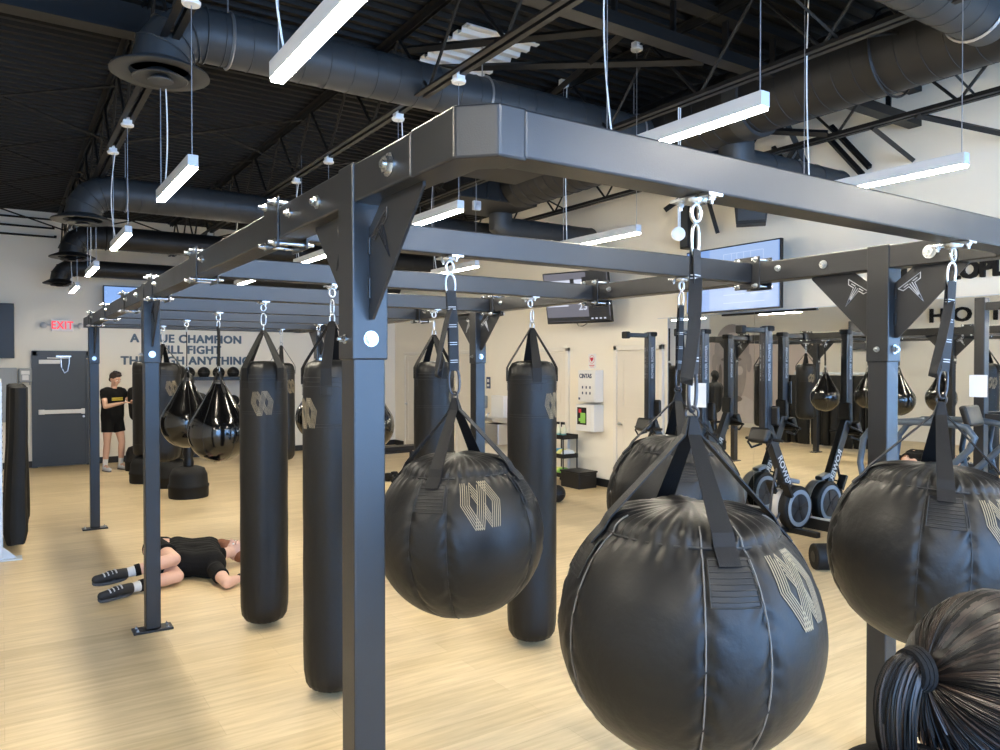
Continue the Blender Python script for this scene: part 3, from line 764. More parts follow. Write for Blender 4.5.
def limb(mb, a, b2, r0, r1, rm=None, f=.35):
    a, b2 = Vector(a), Vector(b2)
    if rm: m = a.lerp(b2, f); mb.cap(a, m, r0, rm, 14); mb.cap(m, b2, rm, r1, 14)
    else: mb.cap(a, b2, r0, r1, 14)
def torso(mb, J, g=0.0, lo=0.0, hi=1.0):
    for s, fr in (('L', 0), ('R', 0), ('L', .33), ('R', .33), ('L', .66), ('R', .66)):
        h, sh = J['hip'+s], J['sh'+s]
        mid = (J['hipL']+J['hipR'])/2
        ha = h.lerp(mid, .10+.9*fr); sa = sh.lerp(J['chest'], .42+.58*fr)
        p = ha.lerp(sa, lo); q = ha.lerp(sa, hi); w = p.lerp(q, .45)
        mb.cap(p, w, .108+g, .092+g, 16); mb.cap(w, q, .092+g, .112+g, 16)
    c0 = ((J['hipL']+J['hipR'])/2); c0 = c0.lerp(J['chest'], lo)
    mb.cap(c0, J['chest'], .105+g, .115+g, 16)
    mb.cap(J['shL'].lerp(J['chest'], .15), J['shR'].lerp(J['chest'], .15), .055+g, .055+g, 14)
def person(name, label, J, hf, hu, skin, voxel=.008, hs=1.0, sleeve=.5, short=.55, hands=None, shoe='shoe_white', sockh=.18, shirt_lo=.16, shoe_dirs=None, sole='sole', arms_r=1.0, shoe_off=.045):
    J = {k: Vector(v) for k, v in J.items()}
    root = (J['hipL']+J['hipR'])/2; base = Vector((root.x, root.y, 0))
    t = thing(name, label, 'person', base)
    J = {k: v-base for k, v in J.items()}
    mb = MB(); torso(mb, J)
    mb.cap(J['neck'], J['head'], .052*hs, .050*hs, 14); mb.cap(J['chest'].lerp(J['neck'], .5), J['neck'], .07, .055, 14)
    for s in 'LR':
        limb(mb, J['sh'+s], J['el'+s], .052*arms_r, .040*arms_r, .050*arms_r); limb(mb, J['el'+s], J['wr'+s], .040*arms_r, .026, .040*arms_r, .25)
        limb(mb, J['hip'+s], J['kn'+s], .092, .056, .085, .3); limb(mb, J['kn'+s], J['an'+s], .054, .036, .058, .3)
        mb.cap(J['an'+s], J['toe'+s], .036, .030, 10)
        hd, hn = hands[s]; hand(mb, J['wr'+s], hd, hn, .5, 1 if s == 'L' else -1)
    q, R = head(mb, J['head'], hf, hu, hs)
    remesh(mb.build('body', skin, t), voxel)
    sh = MB(); torso(sh, J, .014, shirt_lo, 1.0)
    sh.cap(J['chest'].lerp(J['neck'], .3), J['neck'].lerp(J['chest'], .15), .075, .062, 14)
    for s in 'LR':
        e = J['sh'+s].lerp(J['el'+s], sleeve); sh.sphere(J['sh'+s], .064*arms_r, 14, 10); sh.cyl(J['sh'+s], e, .062*arms_r, 14, .062*arms_r)
    st = remesh(sh.build('shirt', 'cloth', t), voxel*.9)
    so = MB()
    for s in 'LR':
        so.sphere(J['hip'+s], .112, 14, 10); e = J['hip'+s].lerp(J['kn'+s], short); so.cyl(J['hip'+s], e, .108, 16, .098)
    c0 = (J['hipL']+J['hipR'])/2; so.cap(c0, c0.lerp(J['chest'], .22), .118, .112, 16)
    for s in 'LR': so.cap(J['hip'+s], J['hip'+s].lerp(J['sh'+s], .16), .112, .105, 14)
    remesh(so.build('shorts', 'cloth', t), voxel*.9)
    for s in 'LR':
        k = MB(); a = J['an'+s].lerp(J['kn'+s], sockh/.42); k.cyl(J['an'+s], a, .040, 14, .048); k.sphere(J['an'+s], .041, 12, 8)
        remesh(k.build('sock', 'sock', t), .008, 2)
        f = MB(); d = (J['toe'+s]-J['an'+s]); up = shoe_dirs[s] if shoe_dirs else Vector((0, 0, 1)); up = Vector(up)
        
        if not shoe_off: dn = d.normalized(); up = (up-dn*up.dot(dn)).normalized()
        else: dn = (d-up*d.dot(up)).normalized()
        heel = J['an'+s]-up*shoe_off-dn*(.03 if shoe_off else -.02); toe = heel+dn*.215
        Rm = Matrix((dn.cross(up).normalized(), dn, up)).transposed()
        f.cap(heel+up*.012, heel+dn*.11+up*.012, .038, .042, 12); f.cap(heel+dn*.11, toe, .042, .034, 12); f.cap(J['an'+s], heel+dn*.05, .045, .04, 12)
        sho = remesh(f.build('shoe', shoe, t), .008, 3)
        sl = MB(); sl.cap(heel-up*.028, toe-up*.028, .040, .036, 12); sl.sphere(heel-up*.028+dn*.11, (.048, .1, .018), 14, 8, rot=Rm)
        s2 = MB(); T = Matrix.Translation(heel-up*.036+dn*.095) @ Rm.to_4x4()
        pr = [(.046*math.copysign(abs(math.cos(a))**.7, math.cos(a)), .142*math.sin(a)) for a in [2*PI*i/24 for i in range(24)]]
        s2.prism(pr, -.012, .012, 'z'); s2.v = [T @ p for p in s2.v]; s2.build('sole', sole, sho, bevel=.004)
        lc = MB()
        for i in range(4):
            c = heel+dn*(.07+.03*i)+up*(.047-.006*i); w = dn.cross(up).normalized()*.024; lc.tube([c-w, c+up*.008, c+w], .004 if shoe_off else .007, 5)
        lc.build('laces', 'shoe_white', sho)
    ey = MB()
    for sx in (-1, 1): ey.sphere(q(sx*.032, .080, .004), .0095*hs, 12, 8)
    ey.build('eyes', 'white', t)
    pu = MB()
    for sx in (-1, 1): pu.sphere(q(sx*.032, .0872, .003), .005*hs, 10, 6); pu.cap(q(sx*.018, .092, .028), q(sx*.048, .080, .029), .0035, .003, 6)
    pu.build('pupils_and_brows', 'hair', t)
    return t, q, R, J
# ---- standing man by the exit door
A = math.radians(24); o = P(112, 470.5, 0)
def Lm(x, y, z): return Vector((o.x+x*math.cos(A)-y*math.sin(A), o.y+x*math.sin(A)+y*math.cos(A), z))
fwd = Lm(0, -1, 0)-Lm(0, 0, 0)
J = dict(hipL=Lm(.085, 0, .92), hipR=Lm(-.085, .0, .92), chest=Lm(0, -.03, 1.32), neck=Lm(0, -.05, 1.47), head=Lm(0, -.095, 1.635),
         shL=Lm(.185, -.02, 1.415), shR=Lm(-.185, -.05, 1.415), elL=Lm(.25, -.20, 1.18), elR=Lm(-.24, -.20, 1.16), wrL=Lm(.13, -.40, 1.25), wrR=Lm(-.03, -.36, 1.22),
         knL=Lm(.14, -.06, .50), knR=Lm(-.11, -.02, .50), anL=Lm(.17, .03, .085), anR=Lm(-.13, .02, .085), toeL=Lm(.19, -.14, .04), toeR=Lm(-.15, -.15, .04))
hd = Lm(.35, -1, .2)-Lm(0, 0, 0)
t, q, R, Jl = person('person', 'person standing by the exit door in black shirt and shorts, hands on a dummy', J, Lm(.25, -1, 0)-Lm(0, 0, .42), (0, 0, 1), 'skin', hands={'L': (hd, (0, 0, -1)), 'R': (hd, (0, 0, -1))})
hr = MB(); hr.sphere(q(0, -.022, .045), (.086, .098, .088), 20, 14, rot=R); hr.sphere(q(0, .045, .098), (.066, .048, .026), 14, 10, rot=R); hr.sphere(q(0, -.075, -.02), (.060, .03, .06), 12, 8, rot=R)
for i in range(26):
    a = 2*PI*i/26; hr.sphere(q(.05*math.cos(a), .0+.06*math.sin(a), .115+.006*(i % 3)), .018, 8, 6)
remesh(hr.build('hair', 'hair', t), .007, 2)
pm = MB(); c = Jl['chest']+fwd.normalized()*.13; sd = Vector((0, 0, 1)).cross(fwd.normalized())
for dz in (.0, -.03): pm.ribbon([c+sd*(-.10)+Vector((0, 0, dz-.02)), c+fwd.normalized()*.012+Vector((0, 0, dz-.02)), c+sd*.10+Vector((0, 0, dz-.02))], (0, 0, 1), .022, .012)
pm.build('chest_print', 'yellow', t, label='yellow shirt print')
# ---- man lying on the floor behind the second post
q0 = P(156, 556, .17)
hipR = P(154, 549, .19); hipL = P(160, 566, .12)
J = dict(hipR=hipR, hipL=hipL, chest=P(205, 557, .135), neck=P(223, 554.5, .13), head=P(233.5, 551, .125),
         shR=P(209, 546, .15), shL=P(215, 571, .10), knR=P(173, 560, .22), knL=P(176, 577, .075), anR=P(124, 574, .16), anL=P(129, 589, .06),
         toeR=P(101, 579, .16), toeL=P(104, 596, .055), elL=P(226, 584, .055), wrL=P(241, 578, .05), elR=P(209, 546, .15)+Vector((.20, .17, -.09)), wrR=P(209, 546, .15)+Vector((.42, .22, -.10)))
t, q, R, Jl = person('person', 'person lying on the wood floor in black clothes, ginger beard and bent knees', J, (-.10, -.12, 1), Vector((.834, -.40, -.25)), 'skin2',
    hands={'L': (Vector((.8, .2, 0)), (0, 0, 1)), 'R': (Vector((.7, .5, 0)), (0, 0, 1))}, shoe='shoe_black', sockh=.13, short=.62, shirt_lo=.40, arms_r=1.15, shoe_off=.0,
    shoe_dirs={'L': Vector((.1, -.45, .85)).normalized(), 'R': Vector((.1, -.45, .85)).normalized()})
bd = MB(); bd.sphere(q(0, .062, -.078), (.062, .046, .052), 16, 12, rot=R); bd.sphere(q(0, .082, -.115), (.044, .040, .055), 14, 10, rot=R); bd.sphere(q(.0, .088, -.044), (.034, .016, .012), 12, 8, rot=R)
for sx in (-1, 1): bd.cap(q(sx*.060, .035, -.06), q(sx*.068, .005, -.005), .022, .012, 10)
remesh(bd.build('beard', 'redhair', t), .007, 2)
hr = MB(); hr.sphere(q(0, -.030, .048), (.080, .088, .074), 18, 12, rot=R); remesh(hr.build('hair', 'redhair', t), .008, 2)
for s in 'LR':
    k = MB(); a = Jl['an'+s].lerp(Jl['kn'+s], .30); b3 = Jl['an'+s].lerp(Jl['kn'+s], .19); k.cyl(a, b3, .0505, 16, .0495); k.build('sock_band', 'cloth', t)
k = MB(); a = Jl['wrL']; dd = (Jl['elL']-a).normalized(); k.tube([a+dd*.015, a+dd*.05], .034, 14); k.sphere(a+dd*.03+Vector((0, -.01, .034)), (.022, .022, .008), 12, 8); k.build('wristwatch', 'black', t)
# ---- ponytailed person, nearest, bottom right corner
hc = Vector((.942, .398, 1.498)); F = Vector((.955, -.28, -.12)).normalized(); U = Vector((.11, -.03, 1)).normalized(); S = F.cross(U).normalized()  # S = her right
b0 = Vector((.90, .38, 0))
def B(f, r, z): return Vector((b0.x+f*.552+r*.834, b0.y+f*.834-r*.552, z))
J = dict(hipL=B(-.02, -.085, .86), hipR=B(-.02, .085, .86), chest=B(-.005, 0, 1.28), neck=B(.02, .03, 1.43), head=hc-U*.03,
         shL=B(-.03, -.165, 1.405), shR=B(.0, .16, 1.395), elL=B(-.02, -.21, 1.04), elR=B(-.02, .21, 1.04), wrL=B(.14, -.19, .86), wrR=B(.14, .19, .86),
         knL=B(.01, -.09, .46), knR=B(.01, .09, .46), anL=B(-.02, -.10, .08), anR=B(-.02, .10, .08), toeL=B(.13, -.11, .04), toeR=B(.13, .11, .04))
t, q, R, Jl = person('person', 'person with black ponytail and black top seen from behind at bottom right', J, F, U, 'skin2', voxel=.007, hs=.94, arms_r=.82,
    hands={'L': ((.3, 0, -1), (.3, 1, 0)), 'R': ((.3, 0, -1), (.3, -1, 0))})
base = Vector(t.location); c = hc-base+U*.012-F*.002
E = c-F*.112+U*.035-S*.0     # where the elastic sits
ex, ey_, ez = .090, .107, .120
cap_ = MB(); Rm = Matrix((S, F, U)).transposed()
cap_.sphere(c-F*.002+U*.032, (ex-.006, ey_-.006, ez-.050), 32, 24, rot=Rm)
hm = MB(); random.seed(3)
def surf_h(v, k=1.0):
    v = v.normalized(); l = 1/math.sqrt((v.x/ex)**2+(v.y/ey_)**2+(v.z/ez)**2); return c+(S*v.x+F*v.y+U*v.z)*l*k
ev = Vector((0, -1, .22)).normalized()
nst = 1200
for i in range(nst):
    a = 2*PI*(i+random.random())/nst
    # hairline: forehead to ears to nape, a closed loop around the face
    up = math.cos(a); sx = math.sin(a)
    if up > 0: v = Vector((sx*.9, .55*up+.05, .80*up**.6+.05))
    else: v = Vector((sx*.88, .05+.55*up*1.0, -.24+.22*(1+up)))
    v = (v+Vector((random.uniform(-.06, .06), random.uniform(-.08, .08), random.uniform(-.06, .06)))).normalized()
    if v.y > .62: v.y = .62; v.normalize()
    n = 11; pts = []; st = random.uniform(0, .35) if i % 3 else 0; wob = random.uniform(-1, 1); hm.cur = (0, 0, 1, 2, 0, 1)[(i//5) % 6]; lift = (.962, .985, 1.004, .972, .995)[(i//5) % 5]+random.uniform(-.008, .008)
    for k in range(n):
        f = st+(1-st)*k/(n-1); w = v.slerp(ev, f) if v.angle(ev) < 3.1 else ev
        pts.append(surf_h(w, lift+.006*math.sin(7*f+wob*5)*(1-f)))
    hm.tube(pts, .0022, 4, radii=[.0007+.0014*math.sin(PI*(.1+.85*k/(n-1))) for k in range(n)], cap=False)
hb = cap_.build('hair', 'hairblack', t)
hm.build('combed_strands', ['hairblack', 'hairbrown', 'hairjet'], hb)
# elastic
el = MB(); dE = (-F*.8-U*.1).normalized()
for k in range(3): el.tube(ring_pts(E+dE*(.006+.005*k), dE, .021-.001*k, 18), .0042, 6, closed=True)
el.build('hair_tie', 'cloth', t)
pt = MB()
tail = [E, E+dE*.016+U*.002, E-F*.024-U*.006, E-F*.032-U*.032, E-F*.028-U*.072, E-F*.016-U*.112, E-F*.008-U*.155, E-F*.003-U*.20, E-U*.24]
rad = [.011, .013, .017, .019, .018, .014, .010, .008, .003]
def cr(pts, f):
    n = len(pts)-1; x = min(f*n, n-1e-6); i = int(x); u = x-i; g = lambda j: pts[max(0, min(n, j))]
    p0, p1, p2, p3 = g(i-1), g(i), g(i+1), g(i+2)
    return .5*((2*p1)+(p2-p0)*u+(2*p0-5*p1+4*p2-p3)*u*u+(3*p1-p0-3*p2+p3)*u**3)
core = MB(); core.tube([cr(tail, k/24) for k in range(25)], .02, 16, radii=[max(.004, cr(rad, k/24)*.5) for k in range(25)])
cobj = core.build('ponytail', 'hairblack', t)
for i in range(460):
    pt.cur = (0, 2, 1, 2)[i % 4]; a = random.uniform(0, 2*PI); rr = random.uniform(.45, 1.1); tw = random.uniform(-.7, .7); wv = random.uniform(0, 6.3); wa = random.uniform(.0, .003); pts = []
    for k in range(26):
        f = k/25; p = cr(tail, f); dd = (cr(tail, min(1, f+.03))-cr(tail, max(0, f-.03))).normalized(); u = (S-dd*S.dot(dd)).normalized(); w = dd.cross(u); rd = cr(rad, f)*rr
        pts.append(p+(u*math.cos(a+tw*f)+w*math.sin(a+tw*f))*rd+u*wa*math.sin(f*9+wv)+w*wa*math.cos(f*7+wv))
    pt.tube(pts, .0014, 4, radii=[.0012]*24+[.0008, .0004], cap=False)
pt.build('tail_strands', ['hairblack', 'hairbrown', 'hairjet'], cobj)
nk = MB(); nk.tube(ring_pts(B(0, 0, 1.385)-base, (.1, 0, 1), .058, 24), .0018, 5, closed=True); nk.build('necklace', 'cloth', t)
# ================================================================== things along the far wall
def wallbox(mb, x, z, w, h, d): mb.box((x, YF-d/2, z), (w, d, h)); return mb
# exit door with frame
dr = thing('door_1', None, None, (.94, YF, 0)); dr['kind'] = 'structure'
x0, x1 = -.47, .47
MB().box((0, -.03, 1.04), (.80, .05, 2.06)).build('door_leaf', 'greydoor', dr, bevel=.004)
f = MB(); f.box((x0+.03, -.035, 1.07), (.085, .09, 2.15)).box((x1-.03, -.035, 1.07), (.085, .09, 2.15)).box((0, -.035, 2.11), (.94, .09, .09)); f.build('door_frame', 'greydoor', dr)
pb = MB().box((0, -.09, 1.02), (.74, .035, .075)).box((-.33, -.075, 1.02), (.10, .05, .09)).box((.34, -.075, 1.02), (.06, .05, .10)); pb.build('push_bar', 'white', dr, bevel=.006)
MB().cyl((.35, -.055, .92), (.35, -.085, .92), .02, 12).build('lock_cylinder', 'zinc', dr)
MB().box((-.20, -.07, 1.95), (.34, .05, .075)).box((-.06, -.1, 2.02), (.36, .02, .02)).build('door_closer', 'white', dr, bevel=.004)
MB().tube([(-.02, -.09, 2.04), (-.01, -.09, 1.85), (.04, -.09, 1.74), (.09, -.09, 1.78), (.115, -.09, 1.92), (.12, -.09, 2.05)], .009, 6).box((0.03, -.085, 2.05), (.24, .02, .025)).build('closer_arm', 'zinc', dr)
# exit sign with two emergency lamps
ex_ = thing('exit_sign', 'white box with red EXIT letters and two lamp heads above the slate door', 'exit sign', (.95, YF, 2.63))
MB().box((0, -.035, 0), (.36, .07, .22)).build('housing', 'white', ex_, bevel=.01)
text('exit_letters', 'EXIT', .20, 'red', ex_, (0, -.073, -.005), FACE_NY, .003, .005, xs=.80, space=1.12)
for s in (-1, 1):
    l = MB(); l.cap((s*.20, -.04, .0), (s*.24, -.05, .0), .018, .018, 8); l.lathe([(.001, .05), (.05, .045), (.058, .03), (.045, -.02), (.02, -.05), (.001, -.05)], 20, mtx=Matrix.Translation((s*.29, -.07, -.01)) @ Matrix.Rotation(-1.1, 4, 'X') @ Matrix.Rotation(s*.5, 4, 'Y'))
    l.build('lamp_head', 'alu', ex_)
# tv, black board, panel, thermostat at the left edge
def tv(name, label, loc, rz, w, h, tilt=0):
    t = thing(name, label, 'television', loc, rot=(tilt, 0, rz))
    MB().box((0, .03, 0), (w, .05, h)).box((0, .06, 0), (w*.6, .05, h*.6)).build('casing', 'black', t, bevel=.006)
    MB().box((0, .16, .02), (.12, .2, .12)).box((0, .10, 0), (.4, .03, .3)).build('wall_bracket', 'black', t)
    return t
t = tv('television', 'television with plain blue screen high on the far wall', (2.36, YF-.28, 3.07), 0, 1.5, .66)
MB().box((0, .002, 0), (1.46, .008, .62)).build('screen', 'scr_blue', t)
t = tv('television', 'black switched-off wall screen at the left edge above the grey panel', (-.48, YF-.28, 2.50), 0, 1.35, .98)
MB().box((-.07, .002, 0), (1.05, .008, .92)).build('screen', 'scr_dk', t)
t = thing('electrical_panel', 'grey metal electrical panel on the far wall at the left edge', 'electrical panel', (-.18, YF-.005, 1.35))
MB().box((0, -.07, 0), (.82, .14, .98)).build('box', 'greybox', t, bevel=.008)
MB().box((0, -.145, 0), (.70, .012, .86)).build('door', 'greybox', t, bevel=.004); MB().box((.28, -.16, 0), (.03, .02, .08)).build('latch', 'black', t)
t = thing('paper_dispenser', 'small grey dispenser with white front on the wall beside the slate door', 'dispenser', (.36, YF, 1.70))
MB().box((0, -.05, 0), (.21, .10, .26)).build('case', 'greybox', t, bevel=.03, seg=4); MB().box((0, -.105, .05), (.13, .01, .07)).box((0, -.105, -.04), (.10, .01, .09)).build('front', 'white', t, bevel=.004)
MB().tube([(-.1, -.06, -.12), (-.12, -.08, -.18)], .012, 6).tube([(.07, -.06, -.12), (.07, -.08, -.17)], .01, 6).build('tear_bar', 'greybox', t)
# wall lettering
for i, (s, z, x) in enumerate((('A TRUE CHAMPION', 2.41, 3.17), ('WILL FIGHT', 2.19, 3.17), ('THROUGH ANYTHING', 1.97, 3.17))):
    o_ = text('wall_lettering', s, .225, 'letters', None, (x, YF-.012, z), FACE_NY, .008, .009, xs=1.0, space=1.08)
    tag(o_, 'large slate capital letters reading %s on the far wall' % s, 'lettering', 'motto lettering on the far wall')
# medicine ball rack on the far wall
t = thing('ball_rack', 'long black shelf rack against the far wall under the motto', 'rack', (3.55, YF-.32, 0))
for z in (.45, 1.02, 1.60):
    MB().box((0, 0, z), (1.75, .42, .035)).box((0, -.2, z+.03), (1.75, .02, .05)).build('shelf', 'black', t, bevel=.004)
for x in (-.87, .87): 
    for y in (-.18, .18): MB().box((x, y, .82), (.05, .05, 1.64)).build('post', 'black', t, bevel=.004)
bn = ['first', 'second', 'third', 'fourth', 'fifth', 'sixth']
proto = None
for si, (zs, nm) in enumerate(((1.6175, 'top'), (1.0375, 'middle'), (.4675, 'lowest'))):
    for k in range(6):
        x = 3.55-.72+k*.288; r = .118
        if proto is None:
            proto = MB().sphere((0, 0, 0), r, 24, 16).build('medicine_ball', 'rubber'); mb = MB(); mb.tube(ring_pts((0, 0, 0), (0, 0, 1), r+.0005, 32), .003, 5, closed=True); mb.tube(ring_pts((0, 0, 0), (1, .4, 0), r+.0005, 32), .003, 5, closed=True); mb.build('seam', 'darkmetal', proto); b_ = proto
        else: b_ = copy_tree(proto)
        b_.location = (x, YF-.32, zs+r); tag(b_, 'black medicine ball, %s from the left on the %s shelf of the rack' % (bn[k], nm), 'ball', 'medicine balls on the wall rack')
# ================================================================== freestanding bags and dummy
def base_mb(r, h):
    return [(r*.98, 0), (r, .03), (r, h*.32), (r*1.03, h*.34), (r*1.03, h*.40), (r*.97, h*.44), (r*.94, h*.72), (r*.80, h*.93), (r*.5, h), (.001, h)]
p = P(188, 497, 0)
t = thing('torso_dummy', 'black torso training dummy on round base behind the glossy teardrop bags', 'training dummy', (p.x, p.y+.0, 0), group='freestanding training dummies')
MB().lathe(base_mb(.27, .44), 40).build('base', 'rubber', t)
MB().lathe([(.07, .44), (.075, .5), (.06, .56), (.08, .62), (.07, .68), (.06, .95)], 24).build('neck_post', 'black', t)
bm = MB(); bm.cap((-.09, 0, 1.0), (-.13, 0, 1.38), .12, .12).cap((.09, 0, 1.0), (.13, 0, 1.38), .12, .12).cap((0, -.03, .95), (0, -.03, 1.38), .145, .15).cap((-.18, 0, 1.42), (.18, 0, 1.42), .07, .07).cap((0, 0, 1.45), (0, -.02, 1.58), .065, .06)
head(bm, (0, -.03, 1.66), (0, -1, 0), (0, 0, 1)); remesh(bm.build('torso', 'rubber', t), .012)
t2_ = copy_tree(t); q_ = P(140, 470, 0); t2_.location = (q_.x, q_.y-.0, 0); t2_.rotation_euler = (0, 0, 2.4); t2_.scale = (.94, .94, 1); t2_['label'] = 'black torso training dummy held by the standing person'
p = P(147, 475, 0)
def free_bag(label, p, r, top):
    t = thing('freestanding_bag', label, 'punching bag', (p.x, p.y, 0), group='freestanding black bags on round bases')
    MB().lathe(base_mb(r*1.25, .42), 40).build('base', 'rubber', t)
    MB().lathe([(.001, .44), (r*.8, .44), (r*.97, .47), (r, .55), (r, top-.1), (r*.96, top-.03), (r*.8, top), (.001, top)], 40).build('bag_body', 'vinyl', t)
    s = MB()
    for z in (.62, top-.14, top-.2): s.tube(ring_pts((0, 0, z), (0, 0, 1), r+.001, 36), .003, 4, closed=True)
    s.build('stitching', 'piping_dark', t)
free_bag('tall black freestanding bag showing left of the second left post', P(147, 482, 0), .215, 1.95)
free_bag('tall black freestanding bag right behind the second left post', P(171, 486.5, 0), .21, 1.88)
# ================================================================== drapes / mats rack at the left edge
t = thing('perforated_upright', 'pale perforated metal rack upright at the left edge', 'rack upright', (-.045, 8.72, 0))
U_ = MB().box((0, 0, .86), (.09, .09, 1.72)); U_.build('post', 'steelblue', t, bevel=.006)
hl = MB()
for k in range(30): hl.box((.0, -.046, .10+.055*k), (.018, .004, .018)); hl.box((.046, 0, .10+.055*k), (.004, .018, .018))
hl.build('holes', 'black', t)
MB().prism([(.04, 0), (.17, 0), (.04, .13)], -.02, .02, 'y').box((.06, 0, .006), (.28, .16, .012)).build('foot', 'steelblue', t)
MB().box((0, 1.1, 1.70), (.08, 2.3, .05)).build('top_rail', 'steelblue', t, bevel=.005)
for k in range(9):
    d_ = MB(); vs = []; fs = []; y0 = 9.02+k*.262; nz = 22; na = 16; random.seed(40+k)
    ph = random.uniform(0, 6); wx = .098
    for i in range(nz):
        z = .06+.035*random.random()*(i == 0)+1.60*i/(nz-1); f = 1-(z/1.66)
        for j in range(na):
            a = 2*PI*j/na; fold = 1+.18*math.sin(3*a+ph)+.10*math.sin(5*a+ph*2)
            sxx = wx*(.78+.42*f*f if z > .25 else .9*(z/.25)**.5+.25)*fold
            vs.append((.14-.02*f+sxx*math.cos(a)+.03*math.sin(ph+f*3)*f, y0+.125*math.sin(a)*fold, z))
    for i in range(nz-1):
        for j in range(na): fs.append((i*na+j, i*na+(j+1) % na, (i+1)*na+(j+1) % na, (i+1)*na+j))
    fs.append([j for j in range(na)][::-1]); fs.append([(nz-1)*na+j for j in range(na)])
    d_.add(vs, fs, True); o_ = d_.build('hanging_mat', 'rubber')
    tag(o_, 'folded black cloth hanging beside the pale perforated upright', 'drape', 'black drapes hanging on the rack at the left edge')
# ================================================================== right wall
def wall_door(n, y0, y1, knob='lo'):
    o_ = thing('door_%d' % n, None, None, (XR, (y0+y1)/2, 0)); o_['kind'] = 'structure'; w = y1-y0
    f = MB()
    for s in (-1, 1): f.box((-.02, s*(w/2-.035), 1.09), (.05, .07, 2.18))
    f.box((-.02, 0, 2.145), (.05, w, .07)); f.build('door_frame', 'trimw', o_, bevel=.006)
    MB().box((-.012, 0, 1.05), (.035, w-.15, 2.09)).build('door_leaf', 'whitedoor', o_, bevel=.003)
    pn = MB()
    for z, h in ((1.62, .72), (.62, .9)):
        for (c_, sz) in (((0, z+h/2), (w-.44, .02)), ((0, z-h/2), (w-.44, .02))): pn.box((-.032, c_[0], c_[1]), (.008, sz[0], sz[1]))
        for s in (-1, 1): pn.box((-.032, s*(w-.42)/2, z), (.008, .02, h))
    pn.build('door_panels', 'whitedoor', o_)
    s = 1 if knob == 'lo' else -1
    kb = MB().cyl((-.03, s*(w/2-.13), 1.0), (-.04, s*(w/2-.13), 1.0), .033, 16).cyl((-.04, s*(w/2-.13), 1.0), (-.08, s*(w/2-.13), 1.0), .012, 10).cap((-.08, s*(w/2-.13), 1.0), (-.08, s*(w/2-.24), .995), .011, .010, 8)
    kb.build('lever_handle', 'zinc', o_)
wall_door(2, 7.58, 8.60); wall_door(3, 9.70, 10.76); wall_door(4, 12.38, 13.4); wall_door(5, 14.72, 15.76)
# mirror panels
t = thing('wall_mirror', 'wall of frameless mirror panels on the right wall behind the machines', 'mirror', (XR, 0, 0))
ym = 7.50; k = 0
while ym > -2.5:
    MB().box((-.008, ym-.725, 1.345), (.008, 1.446, 2.40)).build('mirror_panel', 'mirror', t); ym -= 1.45
MB().box((-.012, 2.6, .135), (.02, 10.2, .02)).build('bottom_channel', 'alu', t); MB().box((-.010, 2.6, 2.55), (.014, 10.2, .008)).box((-.010, 7.503, 1.345), (.014, .008, 2.4)).build('edge_trim', 'alu', t)
# lettering above the mirror
o_ = text('wall_lettering', 'OUR PEOPLE', .225, 'letters_black', None, (XR-.02, 3.77, 2.80), FACE_NX, .02, .011, xs=.95, space=1.02)
tag(o_, 'bold black raised letters reading OUR PEOPLE above the mirror', 'lettering')
# tvs
t = tv('television', 'large television with pale blue workout screen above the mirror', (7.42, 6.12, 2.945), -PI/2, 1.42, .80)
s_ = MB().box((0, .002, 0), (1.385, .008, .765)).build('screen', 'scr_blue', t)
MB().box((.18, -.0035, 0), (1.0, .003, .76)).build('screen_field', 'scr_pale', s_)
ln = MB()
for z, x0_, x1_ in ((.30, -.10, .48), (.17, -.10, .48), (.06, -.2, .6), (-.20, -.1, .22), (-.205, .3, .56), (-.30, -.1, .5)): ln.box(((x0_+x1_)/2, -.0055, z), (x1_-x0_, .002, .006))
for x in (-.1, .02, .10, .2, .3, .48): ln.box((x, -.0055, .235), (.006, .002, .13))
ln.build('screen_lines', 'scr_line', s_)
text('screen_text', 'CIRCUIT 2', .068, 'scr_pink', s_, (.26, -.006, -.10), FACE_NY, .001, .001)
a_ = math.atan2(-.95, .36)
t = tv('television', 'smaller television with grey picture and number 23 on the right wall', (7.2, 8.80, 2.90), a_, 1.12, .78, 0)
t.rotation_euler = (math.radians(12), 0, a_)
s_ = MB().box((0, .002, .01), (1.08, .008, .73)).build('screen', 'scr_grey', t)
pc = MB().box((-.17, -.0035, .22), (.70, .003, .10)); pc.box((-.33, -.0035, -.10), (.36, .003, .05)); 
for k in range(9): pc.box((-.48+.075*k, -.004, .15+.03*math.sin(k*2.2)), (.05, .002, .12+.04*math.sin(k*1.7)))
pc.build('picture', 'scr_white', s_)
MB().box((.36, -.0035, .01), (.34, .003, .73)).box((0, -.004, -.32), (1.08, .003, .06)).box((-.05, -.0045, .24), (.07, .002, .09)).box((.16, -.0045, .26), (.08, .002, .08)).box((-.45, -.0045, -.02), (.02, .002, .06)).box((-.25, -.0045, -.02), (.02, .002, .06)).box((-.1, -.0045, -.0), (.03, .002, .05)).build('picture_dark', 'scr_dk', s_)
text('screen_number', '23', .15, 'scr_white', s_, (.10, -.006, -.14), FACE_NY, .001, .003)
ic = MB()
for k in range(4): ic.box((.24+.07*k, -.006, -.32), (.035, .002, .022))
ic.build('screen_icons', 'scr_white', s_)
MB().tube([(-.05, .03, -.39), (-.03, .02, -.43), (.05, .02, -.435), (.12, .03, -.40)], .006, 5).build('loose_cable', 'black', t)
